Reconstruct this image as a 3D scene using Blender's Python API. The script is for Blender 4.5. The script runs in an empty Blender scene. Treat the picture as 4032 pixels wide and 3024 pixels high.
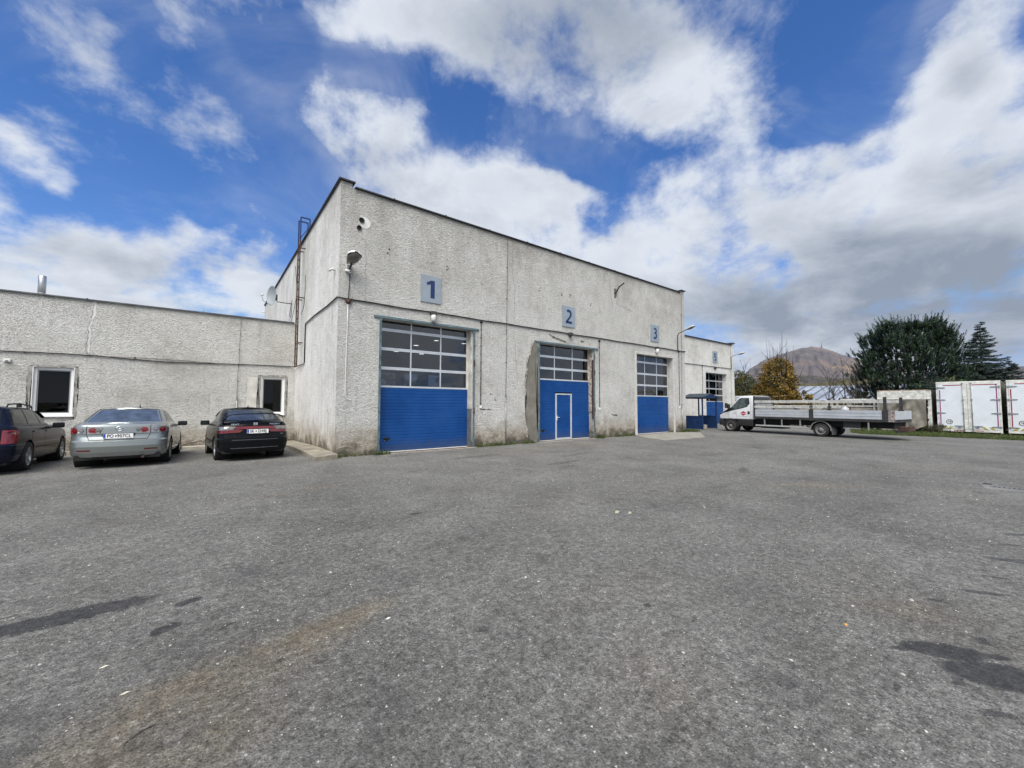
import bpy, bmesh, math, random
import numpy as np
from mathutils import Vector, Matrix
R = math.radians
PI = math.pi
random.seed(7)
S = bpy.context.scene
COL = S.collection

# ------------------------------------------------------------------ camera
CAMP = Vector((-2.9632, -12.2662, 1.55))
def cam_basis(yaw, pitch, roll):
    F = Vector((math.cos(pitch)*math.cos(yaw), math.cos(pitch)*math.sin(yaw), math.sin(pitch)))
    Rt = Vector((math.sin(yaw), -math.cos(yaw), 0)); U = Rt.cross(F)
    return F, Rt*math.cos(roll)+U*math.sin(roll), U*math.cos(roll)-Rt*math.sin(roll)
F_, R_, U_ = cam_basis(0.9172, 0.0504, 0.0034)
cd = bpy.data.cameras.new('camera'); cam = bpy.data.objects.new('camera', cd); COL.objects.link(cam)
cam.matrix_world = Matrix(((R_.x, U_.x, -F_.x, CAMP.x), (R_.y, U_.y, -F_.y, CAMP.y), (R_.z, U_.z, -F_.z, CAMP.z), (0, 0, 0, 1)))
cd.sensor_width = 36; cd.lens = 1569.0*36/4032; cd.clip_start = 0.05; cd.clip_end = 20000
S.camera = cam

# ------------------------------------------------------------------ view, world, sun
S.view_settings.view_transform = 'Standard'; S.view_settings.look = 'None'
S.view_settings.gamma = 1; S.view_settings.exposure = 1.2; S.view_settings.use_curve_mapping = False
S.cycles.max_bounces = 6; S.cycles.diffuse_bounces = 3; S.cycles.glossy_bounces = 3
S.cycles.transparent_max_bounces = 12
S.cycles.use_denoising = True

SUN_AZ, SUN_EL = 222.0, 56.0        # azimuth measured from +X towards +Y
def sun_dir():
    return Vector((math.cos(R(SUN_EL))*math.cos(R(SUN_AZ)), math.cos(R(SUN_EL))*math.sin(R(SUN_AZ)), math.sin(R(SUN_EL))))
sl = bpy.data.lights.new('sun', 'SUN'); sl.energy = 2.3; sl.angle = R(48); sl.color = (1.0, 0.952, 0.885)
so = bpy.data.objects.new('sun', sl); COL.objects.link(so)
so.rotation_euler = (-sun_dir()).to_track_quat('-Z', 'Y').to_euler(); so.location = (0, 0, 60)

class NT:
    """tiny node-tree writer"""
    def __init__(s, tree): s.t = tree; s.n = tree.nodes; s.l = tree.links
    def new(s, ty, **k):
        n = s.n.new(ty)
        for a, v in k.items(): setattr(n, a, v)
        return n
    def put(s, sock, v):
        if v is None: return
        if isinstance(v, bpy.types.NodeSocket): s.l.new(v, sock)
        else:
            try: sock.default_value = v
            except Exception: sock.default_value = (v[0], v[1], v[2], 1) if len(v) == 3 else v
    def math(s, op, a, b=None, c=None, clamp=False):
        n = s.new('ShaderNodeMath', operation=op, use_clamp=clamp); s.put(n.inputs[0], a); s.put(n.inputs[1], b); s.put(n.inputs[2], c); return n.outputs[0]
    def vmath(s, op, a, b=None, out=0, scale=None):
        n = s.new('ShaderNodeVectorMath', operation=op); s.put(n.inputs[0], a); s.put(n.inputs[1], b)
        if scale is not None: s.put(n.inputs['Scale'], scale)
        return n.outputs[out]
    def dot(s, a, b): return s.vmath('DOT_PRODUCT', a, b, out=1)
    def rng(s, v, a, b, c=0.0, d=1.0, smooth=True):
        n = s.new('ShaderNodeMapRange', interpolation_type='SMOOTHSTEP' if smooth else 'LINEAR')
        for i, x in enumerate((v, a, b, c, d)): s.put(n.inputs[i], x)
        return n.outputs[0]
    def noise(s, vec, scale, detail=4, rough=0.5, lac=2.0, dist=0.0, dim='3D', col=False, w=None):
        n = s.new('ShaderNodeTexNoise', noise_dimensions=dim)
        if vec is not None: s.put(n.inputs['Vector'], vec)
        n.inputs['Scale'].default_value = scale; n.inputs['Detail'].default_value = detail
        n.inputs['Roughness'].default_value = rough; n.inputs['Lacunarity'].default_value = lac; n.inputs['Distortion'].default_value = dist
        return n.outputs[1] if col else n.outputs[0]
    def mix(s, f, a, b, mode='MIX'):
        n = s.new('ShaderNodeMix', data_type='RGBA', blend_type=mode); s.put(n.inputs[0], f); s.put(n.inputs[6], a); s.put(n.inputs[7], b); return n.outputs[2]
    def comb(s, x, y, z):
        n = s.new('ShaderNodeCombineXYZ'); s.put(n.inputs[0], x); s.put(n.inputs[1], y); s.put(n.inputs[2], z); return n.outputs[0]
    def sep(s, v):
        n = s.new('ShaderNodeSeparateXYZ'); s.put(n.inputs[0], v); return n.outputs
    def ramp(s, v, stops):
        n = s.new('ShaderNodeValToRGB'); e = n.color_ramp.elements
        while len(e) < len(stops): e.new(0.5)
        for i, (p, c) in enumerate(stops): e[i].position = p; e[i].color = (c[0], c[1], c[2], 1)
        s.put(n.inputs[0], v); return n.outputs[0]

W = bpy.data.worlds.new('World'); S.world = W; W.use_nodes = True
wt = NT(W.node_tree); wt.n.clear()
geo = wt.new('ShaderNodeTexCoord').outputs['Generated']
sky = wt.new('ShaderNodeTexSky', sky_type='NISHITA'); sky.sun_disc = False
sky.sun_elevation = R(SUN_EL); sky.sun_rotation = R(90-SUN_AZ); sky.altitude = 400; sky.air_density = 1.0; sky.dust_density = 0.3; sky.ozone_density = 2.0
hs = wt.new('ShaderNodeHueSaturation'); hs.inputs['Saturation'].default_value = 1.22; hs.inputs['Value'].default_value = 1.0
wt.put(hs.inputs['Color'], sky.outputs[0])
# clouds live at fixed directions in the sky; each soft cloud bank is (azimuth, elevation, half-width, half-height, tilt, weight)
warp = wt.noise(geo, 2.6, 4, 0.55, col=True)
warp = wt.vmath('SUBTRACT', warp, (0.5, 0.5, 0.5))
dirw = wt.vmath('ADD', geo, wt.vmath('SCALE', warp, None, scale=0.16))
CLOUDS = [
    (44.2, 42.5, 22.6, 8.2, -12, 1.00),
    (27.2, 36.7, 13.2, 5.8, -32, 0.80),
    (60.1, 45.9, 15.5, 4.6, 6, 0.80),
    (76.2, 34.4, 9.2, 4.1, 10, 0.95),
    (59.9, 29.2, 15.9, 7.5, -7, 1.10),
    (49.0, 27.2, 10.8, 6.1, -1, 0.90),
    (33.3, 28.1, 8.1, 4.6, -9, 0.80),
    (15.1, 22.8, 16.4, 7.1, -12, 0.95),
    (2.8, 19.3, 8.1, 7.4, 1, 0.95),
    (27.6, 18.6, 17.5, 6.6, -13, 0.80),
    (11.4, 9.8, 24.6, 10.8, -8, 1.20),
    (1.4, 29.6, 4.4, 7.2, 11, 1.00),
    (6.2, 27.1, 3.9, 2.4, -13, 0.40),
    (102.5, 13.2, 7.8, 5.9, 4, 1.00),
    (91.5, 13.9, 12.9, 5.0, 5, 1.00),
    (81.3, 14.0, 10.1, 5.0, 8, 0.80),
    (103.2, 21.5, 4.4, 1.8, -34, 0.85),
    (105.4, 19.0, 2.3, 2.6, 24, 0.70),
    (100.7, 32.9, 4.3, 5.0, -7, 0.62),
    (92.1, 36.2, 5.4, 3.0, -29, 0.58),
    (94.9, 18.4, 3.8, 2.4, -10, 0.50),
    (39.7, 19.8, 13.2, 5.9, -4, 0.75),
    (77.9, 42.5, 7.9, 2.5, 18, 0.50),
    (79.4, 37.9, 2.4, 2.7, 26, 0.30),
]
GAPS = [
    (83.2, 38.1, 4.2, 5.5, 36, 0.35),
    (41.6, 30.8, 7.5, 2.3, -27, 0.55),
    (25.4, 20.5, 3.1, 3.8, -10, 0.50),
    (12.0, 28.1, 7.7, 1.8, -8, 0.50),
    (40.3, 26.2, 4.1, 2.7, -5, 0.40),
    (81.4, 17.8, 4.5, 2.2, 10, 0.40),
    (62.6, 35.5, 4.4, 3.1, -31, 0.40),
    (43.5, 32.7, 8.5, 2.4, -22, 0.30),
    (1.8, 22.5, 2.7, 1.6, 4, 0.35),
    (18.4, 17.1, 1.8, 1.0, -11, 0.30),
    (11.3, 34.6, 4.0, 5.8, -26, 0.40),
]
SHADE = [
    (46.2, 44.5, 19.9, 5.6, -4, 0.78),
    (30.1, 35.6, 6.1, 2.5, -22, 0.40),
    (7.6, 14.8, 13.7, 4.8, -24, 0.90),
    (17.7, 10.6, 17.3, 4.8, -12, 0.80),
    (2.6, 9.7, 8.6, 7.2, -11, 0.80),
    (3.3, 21.1, 4.1, 2.4, -22, 0.40),
    (17.8, 4.7, 27.3, 3.8, -3, 0.35),
    (96.2, 14.8, 7.1, 1.8, 14, 0.40),
    (102.0, 15.9, 2.9, 1.6, 18, 0.30),
    (53.0, 25.6, 9.7, 2.8, 0, 0.35),
    (0.9, 28.6, 2.2, 2.0, -31, 0.50),
    (72.8, 31.3, 5.2, 1.9, 11, 0.25),
]
def bank(az, el, sa, sb, tilt, wgt, inner=0.25):
    c = Vector((math.cos(R(el))*math.cos(R(az)), math.cos(R(el))*math.sin(R(az)), math.sin(R(el))))
    h = Vector((math.sin(R(az)), -math.cos(R(az)), 0)); v = h.cross(c)
    a = h*math.cos(R(tilt))+v*math.sin(R(tilt)); b = v*math.cos(R(tilt))-h*math.sin(R(tilt))
    a = a/math.sin(R(sa)); b = b/math.sin(R(sb))
    q = wt.vmath('LENGTH', wt.comb(wt.dot(dirw, tuple(a)), wt.dot(dirw, tuple(b)), 0.0), out=1)
    return wt.rng(q, 1.25, inner, 0.0, wgt)
def total(lst):
    s = None
    for e in lst:
        v = bank(*e); s = v if s is None else wt.math('ADD', s, v)
    return s
sx, sy, sz = wt.sep(geo)[:3]
flat = wt.vmath('DIVIDE', geo, wt.comb(*(wt.math('ADD', wt.math('MAXIMUM', sz, 0.0), 0.35),)*3))
fb = wt.noise(flat, 3.1, 11, 0.60, dist=0.12)           # billows, flattened towards the horizon
puff = wt.noise(geo, 9.0, 8, 0.62, dist=0.1)
fb2 = wt.noise(wt.vmath('ADD', flat, (3.1, 1.7, 0.4)), 0.9, 3, 0.5)
front = wt.rng(wt.dot(geo, (0.6, 0.78, 0.1)), 0.05, 0.45)
cover_front = wt.math('MINIMUM', wt.math('MULTIPLY', total(CLOUDS), 0.82), 1.05)
cover_front = wt.math('SUBTRACT', cover_front, total(GAPS))
cover_back = wt.rng(fb2, 0.38, 0.55, 0.3, 1.0)
cov = wt.math('ADD', wt.math('MULTIPLY', cover_front, front), wt.math('MULTIPLY', cover_back, wt.math('SUBTRACT', 1.0, front)))
bil = wt.math('ADD', wt.math('MULTIPLY', wt.math('SUBTRACT', fb, 0.5), 2.8), wt.math('MULTIPLY', wt.math('SUBTRACT', puff, 0.5), 1.5))
dens = wt.math('ADD', cov, bil)
alpha = wt.rng(dens, 0.10, 0.98)
wisp = wt.noise(wt.vmath('ADD', wt.vmath('MULTIPLY', flat, (1.0, 1.0, 1.0)), (1.3, 9.2, 0.0)), 1.7, 8, 0.62, dist=0.9)
wisp = wt.math('MULTIPLY', wt.rng(wisp, 0.46, 0.78, 0.0, 0.55), wt.rng(cov, 0.0, 0.35, 0.35, 1.0))
alpha = wt.math('MAXIMUM', alpha, wisp)
thick = wt.rng(dens, 0.55, 1.6)
shade = wt.math('MINIMUM', total(SHADE), 1.0)
fb3 = wt.noise(wt.vmath('ADD', flat, (7.3, 2.2, 1.1)), 3.0, 8, 0.60, dist=0.3)
shade = wt.math('ADD', wt.math('MULTIPLY', shade, 0.80), wt.math('MULTIPLY', wt.math('SUBTRACT', fb3, 0.47), 2.0), clamp=True)
ccol = wt.mix(wt.math('MULTIPLY', thick, 0.35), (0.76, 0.81, 0.89, 1), (0.50, 0.55, 0.64, 1))
ccol = wt.mix(wt.math('MULTIPLY', shade, 0.90), ccol, (0.25, 0.30, 0.39, 1))
skyc = wt.vmath('MULTIPLY', hs.outputs[0], (0.122, 0.130, 0.162))
skyc = wt.vmath('MINIMUM', skyc, (0.26, 0.44, 0.80))
low = wt.rng(sz, 0.16, 0.0)
skyc = wt.mix(wt.math('MULTIPLY', low, 0.75), skyc, (0.42, 0.52, 0.68, 1))
out = wt.mix(alpha, skyc, ccol)
bg = wt.new('ShaderNodeBackground'); wt.put(bg.inputs[0], out); bg.inputs[1].default_value = 0.44
wo = wt.new('ShaderNodeOutputWorld'); wt.l.new(bg.outputs[0], wo.inputs[0])
W.cycles.sampling_method = 'MANUAL'; W.cycles.sample_map_resolution = 512

# ------------------------------------------------------------------ helpers
def tag(o, label=None, cat=None, group=None, kind=None):
    if label: o['label'] = label
    if cat: o['category'] = cat
    if group: o['group'] = group
    if kind: o['kind'] = kind
    return o
def empty(name, loc=(0, 0, 0), rz=0, label=None, cat=None, group=None):
    o = bpy.data.objects.new(name, None); COL.objects.link(o); o.location = loc; o.rotation_euler = (0, 0, rz)
    o.empty_display_size = 0.2
    return tag(o, label, cat, group)
class MB:
    """collects faces; build() links them as one mesh object"""
    def __init__(s): s.v = []; s.f = []; s.mi = []; s.sm = []
    def add(s, vs, fs, mi=0, sm=False):
        b = len(s.v); s.v += [tuple(v) for v in vs]; s.f += [tuple(b+i for i in f) for f in fs]
        s.mi += [mi]*len(fs); s.sm += [sm]*len(fs); return s
    def box(s, x0, x1, y0, y1, z0, z1, mi=0):
        vs = [(x, y, z) for z in (z0, z1) for y in (y0, y1) for x in (x0, x1)]
        return s.add(vs, [(0, 2, 3, 1), (4, 5, 7, 6), (0, 1, 5, 4), (2, 6, 7, 3), (0, 4, 6, 2), (1, 3, 7, 5)], mi)
    def obox(s, c, ax, ay, az, mi=0):
        """oriented box, half axes as vectors"""
        c, ax, ay, az = Vector(c), Vector(ax), Vector(ay), Vector(az)
        vs = [c+ax*i+ay*j+az*k for k in (-1, 1) for j in (-1, 1) for i in (-1, 1)]
        return s.add(vs, [(0, 2, 3, 1), (4, 5, 7, 6), (0, 1, 5, 4), (2, 6, 7, 3), (0, 4, 6, 2), (1, 3, 7, 5)], mi)
    def bar(s, a, b, w, h=None, up=(0, 0, 1), mi=0):
        a, b = Vector(a), Vector(b); d = b-a; h = h or w; u = Vector(up)
        if abs(d.normalized().dot(u)) > 0.98: u = Vector((0, 1, 0))
        sd = d.cross(u).normalized(); u2 = sd.cross(d).normalized()
        return s.obox((a+b)/2, d/2, sd*w/2, u2*h/2, mi)
    def tube(s, pts, r, n=8, mi=0, caps=True, sm=True):
        pts = [Vector(p) for p in pts]; rr = r if isinstance(r, (list, tuple)) else [r]*len(pts)
        vs = []; fs = []; prev = None
        for i, p in enumerate(pts):
            d = (pts[min(i+1, len(pts)-1)]-pts[max(i-1, 0)]).normalized()
            if prev is None:
                u = Vector((0, 0, 1)) if abs(d.z) < 0.9 else Vector((1, 0, 0)); a = d.cross(u).normalized()
            else: a = (prev-d*prev.dot(d)).normalized()
            prev = a; b = d.cross(a)
            for k in range(n):
                t = 2*PI*k/n; vs.append(p+(a*math.cos(t)+b*math.sin(t))*rr[i])
        for i in range(len(pts)-1):
            for k in range(n): fs.append((i*n+k, i*n+(k+1) % n, (i+1)*n+(k+1) % n, (i+1)*n+k))
        s.add(vs, fs, mi, sm)
        if caps:
            b = len(s.v)-len(vs)
            s.f += [tuple(b+k for k in reversed(range(n))), tuple(b+(len(pts)-1)*n+k for k in range(n))]; s.mi += [mi]*2; s.sm += [False]*2
        return s
    def prism(s, poly, axis, a, b, mi=0, sm=False):
        """extrude 2D polygon along axis ('x','y','z') from a to b"""
        def P(u, v, t): return {'x': (t, u, v), 'y': (u, t, v), 'z': (u, v, t)}[axis]
        n = len(poly); vs = [P(u, v, a) for u, v in poly]+[P(u, v, b) for u, v in poly]
        fs = [tuple(range(n)), tuple(reversed(range(n, 2*n)))]+[(i, n+i, n+(i+1) % n, (i+1) % n) for i in range(n)]
        return s.add(vs, fs, mi, sm)
    def lathe(s, prof, c, axis='z', n=24, mi=0, sm=True):
        """profile (radius, height) round an axis through c"""
        vs = []; fs = []; c = Vector(c)
        for r, h in prof:
            for k in range(n):
                t = 2*PI*k/n; u, v = r*math.cos(t), r*math.sin(t)
                vs.append(c+Vector({'z': (u, v, h), 'x': (h, u, v), 'y': (u, h, v)}[axis]))
        for i in range(len(prof)-1):
            for k in range(n): fs.append((i*n+k, i*n+(k+1) % n, (i+1)*n+(k+1) % n, (i+1)*n+k))
        return s.add(vs, fs, mi, sm)
    def disc(s, c, r, nrm, n=20, mi=0, rx=1.0):
        c = Vector(c); nrm = Vector(nrm).normalized(); u = Vector((0, 0, 1)) if abs(nrm.z) < .9 else Vector((0, 1, 0))
        a = u.cross(nrm).normalized(); b = nrm.cross(a)
        return s.add([c+a*math.cos(2*PI*k/n)*r*rx+b*math.sin(2*PI*k/n)*r for k in range(n)], [tuple(range(n))], mi)
    def build(s, name, mats, parent=None, recalc=True, smooth=None):
        me = bpy.data.meshes.new(name); me.from_pydata(s.v, [], s.f); 
        mats = mats if isinstance(mats, (list, tuple)) else [mats]
        for m in mats: me.materials.append(m)
        me.polygons.foreach_set('material_index', s.mi)
        me.polygons.foreach_set('use_smooth', s.sm if smooth is None else [smooth]*len(s.f))
        if recalc:
            bm = bmesh.new(); bm.from_mesh(me); bmesh.ops.recalc_face_normals(bm, faces=bm.faces); bm.to_mesh(me); bm.free()
        me.update()
        o = bpy.data.objects.new(name, me); COL.objects.link(o)
        if parent is not None: o.parent = parent
        return o
def bevel(o, w, seg=2, ang=40):
    m = o.modifiers.new('bevel', 'BEVEL'); m.width = w; m.segments = seg; m.limit_method = 'ANGLE'; m.angle_limit = R(ang); return o
def link_copy(o, parent=None, label=None):
    c = o.copy(); COL.objects.link(c); c.parent = parent
    for ch in list(o.children): link_copy(ch, c)
    if label: c['label'] = label
    return c
def text_mesh(txt, size, name, mat, loc, rot, parent=None, offset=0.0, extrude=0.002, sx=1.0, align='CENTER', space=1.0):
    cu = bpy.data.curves.new('t', 'FONT'); cu.body = txt; cu.size = size; cu.offset = offset; cu.extrude = extrude
    cu.align_x = align; cu.align_y = 'CENTER'; cu.space_character = space
    t = bpy.data.objects.new('t', cu); COL.objects.link(t)
    dg = bpy.context.evaluated_depsgraph_get(); dg.update()
    me = bpy.data.meshes.new_from_object(t.evaluated_get(dg)); bpy.data.objects.remove(t); bpy.data.curves.remove(cu)
    me.name = name; me.materials.clear(); me.materials.append(mat)
    o = bpy.data.objects.new(name, me); COL.objects.link(o)
    o.location = loc; o.rotation_euler = rot; o.scale = (sx, 1, 1)
    if parent is not None: o.parent = parent
    return o

# ------------------------------------------------------------------ materials
MATS = {}
def mat(name, fn=None, base=(.5, .5, .5), rough=.6, metal=0.0, spec=None, coat=0.0, emit=None, vary=0.08, vscale=3.0, bump=0.0, bscale=40.0):
    if name in MATS: return MATS[name]
    m = bpy.data.materials.new(name); m.use_nodes = True; t = NT(m.node_tree); t.n.clear()
    b = t.new('ShaderNodeBsdfPrincipled'); o = t.new('ShaderNodeOutputMaterial'); t.l.new(b.outputs[0], o.inputs[0])
    b.inputs['Roughness'].default_value = rough; b.inputs['Metallic'].default_value = metal
    if spec is not None: b.inputs['Specular IOR Level'].default_value = spec
    b.inputs['Coat Weight'].default_value = coat; b.inputs['Coat Roughness'].default_value = 0.06
    pos = t.new('ShaderNodeNewGeometry').outputs['Position']
    if emit: b.inputs['Emission Color'].default_value = (*emit[:3], 1); b.inputs['Emission Strength'].default_value = emit[3]
    if fn: fn(t, b, pos)
    else:
        n = t.noise(pos, vscale, 5, .6); lo = [c*(1-vary*1.6) for c in base]; hi = [min(1, c*(1+vary*1.6)) for c in base]
        t.put(b.inputs['Base Color'], t.ramp(n, [(0.3, lo), (0.7, hi)]))
    if bump:
        bp = t.new('ShaderNodeBump'); bp.inputs['Strength'].default_value = bump; bp.inputs['Distance'].default_value = 0.02
        t.put(bp.inputs['Height'], t.noise(pos, bscale, 4, .6)); t.put(b.inputs['Normal'], bp.outputs[0])
    MATS[name] = m; return m

def stucco_fn(streak=False, tone=1.0, base_z=0.0, ripple=1.0, green=True):
    def fn(t, b, pos):
        x, y, z = t.sep(pos)[:3]
        big = t.noise(pos, 0.55, 5, .6); mid = t.noise(pos, 3.2, 6, .65); fine = t.noise(pos, 21.0, 5, .62, dist=.8)
        c = t.ramp(t.math('ADD', t.math('MULTIPLY', big, .6), t.math('MULTIPLY', mid, .4)), [(.34, (.52*tone, .51*tone, .47*tone)), (.5, (.69*tone, .683*tone, .645*tone)), (.68, (.79*tone, .785*tone, .755*tone))])
        pit = t.rng(t.math('ADD', t.math('MULTIPLY', fine, .6), t.math('MULTIPLY', t.noise(pos, 11.0, 4, .6, dist=1.5), .4)), .53, .38, 0, 1)
        c = t.mix(t.math('MULTIPLY', pit, .38), c, (.22, .215, .20, 1))
        # rain streaks running down
        sv = t.vmath('MULTIPLY', pos, (5.5, 5.5, .32)); st = t.noise(sv, 1.0, 5, .6)
        c = t.mix(t.rng(st, .52, .80, 0, .5 if streak else .34), c, (.30, .285, .25, 1))
        up = t.rng(z, 4.2, 8.2, 0, .42); c = t.mix(t.math('MULTIPLY', up, t.rng(t.noise(t.vmath('MULTIPLY', pos, (1, 1, .5)), .9, 6, .66), .38, .62)), c, (.33, .31, .265, 1))
        # splash zone at the foot of the wall
        foot = t.math('SUBTRACT', z, base_z); e = t.math('ADD', foot, t.math('MULTIPLY', t.math('SUBTRACT', t.noise(pos, 2.2, 8, .75), .5), 2.1))
        c = t.mix(t.rng(e, 1.15, .15, 0, .72), c, (.34, .27, .18, 1))
        c = t.mix(t.rng(e, .50, -.02, 0, .9), c, (.10, .095, .07, 1))
        if green:
            g = t.math('MULTIPLY', t.rng(foot, .30, .02), t.rng(t.noise(pos, 4.5, 5, .6), .52, .66)); c = t.mix(t.math('MULTIPLY', g, .7), c, (.07, .085, .03, 1))
        # flakes where the coat has come off
        fl = t.math('MULTIPLY', t.rng(t.noise(pos, 2.6, 9, .72), .68, .71), t.rng(z, 2.2, .2, .0, .9)); c = t.mix(fl, c, (.27, .25, .21, 1))
        t.put(b.inputs['Base Color'], c)
        h = t.math('ADD', t.math('MULTIPLY', t.noise(t.vmath('MULTIPLY', pos, (1, 1, 1.5)), 13.0, 5, .6, dist=1.6), 1.0), t.math('MULTIPLY', fine, .6))
        bp = t.new('ShaderNodeBump'); bp.inputs['Strength'].default_value = min(1, 1.0*ripple); bp.inputs['Distance'].default_value = .09
        t.put(bp.inputs['Height'], h); t.put(b.inputs['Normal'], bp.outputs[0])
        b.inputs['Roughness'].default_value = .95; b.inputs['Specular IOR Level'].default_value = .15
    return fn
M_front = mat('stucco_front', stucco_fn(tone=1.05))
M_side = mat('stucco_side', stucco_fn(streak=True, tone=1.10, ripple=.55))
M_wing = mat('stucco_wing', stucco_fn(tone=1.06, base_z=-.15, ripple=1.0))
M_annex = mat('stucco_annex', stucco_fn(tone=1.08, base_z=-.05, ripple=.6))
M_smooth = mat('smooth_render', base=(.52, .515, .49), rough=.9, vary=.10, vscale=4, bump=.15, bscale=30)
def cement(t, b, pos):
    a = t.noise(pos, 1.9, 7, .65); c = t.ramp(a, [(.35, (.13, .122, .10)), (.55, (.20, .19, .16)), (.7, (.26, .25, .22))])
    c = t.mix(t.rng(t.noise(t.vmath('MULTIPLY', pos, (6, 6, .6)), 1, 5, .6), .5, .75, 0, .5), c, (.22, .19, .14, 1)); t.put(b.inputs['Base Color'], c)
    bp = t.new('ShaderNodeBump'); bp.inputs['Strength'].default_value = .4; bp.inputs['Distance'].default_value = .02; t.put(bp.inputs['Height'], t.noise(pos, 22, 6, .7)); t.put(b.inputs['Normal'], bp.outputs[0])
M_cement = mat('bare_cement', cement, rough=.95)
M_concrete = mat('old_concrete', base=(.30, .28, .235), rough=.95, vary=.28, vscale=2.5, bump=.5, bscale=45)
M_coping = mat('coping_metal', base=(.035, .035, .037), rough=.5, metal=.3, vary=.3)
M_coping_l = mat('coping_zinc', base=(.12, .125, .13), rough=.45, metal=.5, vary=.3)
M_steel = mat('painted_steel_frame', base=(.10, .155, .18), rough=.6, vary=.3, vscale=6)
M_rust = mat('rusty_steel', base=(.065, .034, .024), rough=.85, vary=.5, vscale=12)
def door_blue(t, b, pos):
    n = t.noise(pos, 1.3, 5, .6); c = t.ramp(n, [(.35, (.004, .050, .205)), (.5, (.005, .060, .235)), (.68, (.010, .072, .255))])
    z = t.sep(pos)[2]; sv = t.noise(t.vmath('MULTIPLY', pos, (7, 7, .5)), 1.0, 5, .6)
    c = t.mix(t.rng(sv, .50, .78, 0, .22), c, (.035, .07, .17, 1))
    e = t.math('ADD', z, t.math('MULTIPLY', t.math('SUBTRACT', t.noise(pos, 4, 6, .7), .5), .7)); c = t.mix(t.rng(e, .50, .0, 0, .45), c, (.07, .075, .085, 1))
    t.put(b.inputs['Base Color'], c); t.put(b.inputs['Roughness'], t.rng(t.noise(pos, 6, 5, .6), .3, .7, .32, .55))
M_blue = mat('blue_door_panel', door_blue, spec=.25)
M_blue2 = mat('blue_paint', base=(.006, .028, .095), rough=.5, vary=.3, vscale=4)
M_bluerail = mat('blue_rail_paint', base=(.01, .035, .14), rough=.5)
M_alu = mat('door_aluminium', base=(.62, .65, .68), rough=.35, metal=.35, vary=.06)
M_white = mat('white_pvc', base=(.80, .80, .79), rough=.35, vary=.03)
M_black = mat('black_rubber', base=(.012, .012, .012), rough=.7, vary=.2)
M_cable = mat('black_cable', base=(.018, .016, .015), rough=.7)
M_dark = mat('dark_interior', base=(.05, .052, .055), rough=.9)
M_hallin = mat('hall_inside_plaster', base=(.16, .16, .15), rough=.9)
M_signbg = mat('sign_board', base=(.27, .32, .37), rough=.45, vary=.05)
M_signno = mat('sign_digit', base=(.010, .028, .11), rough=.5)
M_lampw = mat('lamp_plastic', base=(.72, .72, .70), rough=.45); M_hood = mat('lamp_hood', base=(.42, .42, .40), rough=.5, vary=.15)
M_galv = mat('galvanised', base=(.33, .34, .34), rough=.5, metal=.6, vary=.2, vscale=8)
M_inox = mat('stainless', base=(.50, .50, .50), rough=.38, metal=1.0)
M_rearglass = mat('rear_car_glass', base=(.22, .26, .29), rough=.06, metal=.75, vary=.25, vscale=5)
M_lampon = mat('lit_lamp', base=(.9, .9, .9), emit=(1, .97, .9, 6.0))
def pane_fn(t, b, pos, tint=(.16, .17, .18), dirt=.12):
    pass
def glass(name, tint, rough=.02, mixv=.5, wob=0.0):
    """window glass: tinted see-through plus a mirror-like coat"""
    if name in MATS: return MATS[name]
    m = bpy.data.materials.new(name); m.use_nodes = True; t = NT(m.node_tree); t.n.clear()
    tr = t.new('ShaderNodeBsdfTransparent'); tr.inputs[0].default_value = (*tint, 1)
    gl = t.new('ShaderNodeBsdfGlossy'); gl.inputs['Roughness'].default_value = rough; gl.inputs[0].default_value = (.95, .97, 1, 1)
    fr = t.new('ShaderNodeFresnel'); fr.inputs[0].default_value = 1.6
    if wob:
        pos = t.new('ShaderNodeNewGeometry').outputs['Position']; bp = t.new('ShaderNodeBump'); bp.inputs['Strength'].default_value = wob; bp.inputs['Distance'].default_value = .05
        t.put(bp.inputs['Height'], t.noise(pos, 1.6, 2, .5)); t.put(gl.inputs['Normal'], bp.outputs[0])
    mx = t.new('ShaderNodeMixShader'); t.put(mx.inputs[0], t.math('MULTIPLY_ADD', fr.outputs[0], 1.0, mixv, clamp=True)); t.l.new(tr.outputs[0], mx.inputs[1]); t.l.new(gl.outputs[0], mx.inputs[2])
    o = t.new('ShaderNodeOutputMaterial'); t.l.new(mx.outputs[0], o.inputs[0]); MATS[name] = m; return m
M_glass = glass('door_glass', (.30, .31, .32), mixv=.03, wob=.12)
M_winglass = glass('window_glass', (.30, .31, .31), mixv=-.03)
M_blind = mat('blind_slats', base=(.045, .047, .05), rough=.6)
M_carglass = mat('car_glass', base=(.012, .015, .016), rough=.05, spec=.30)

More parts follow.
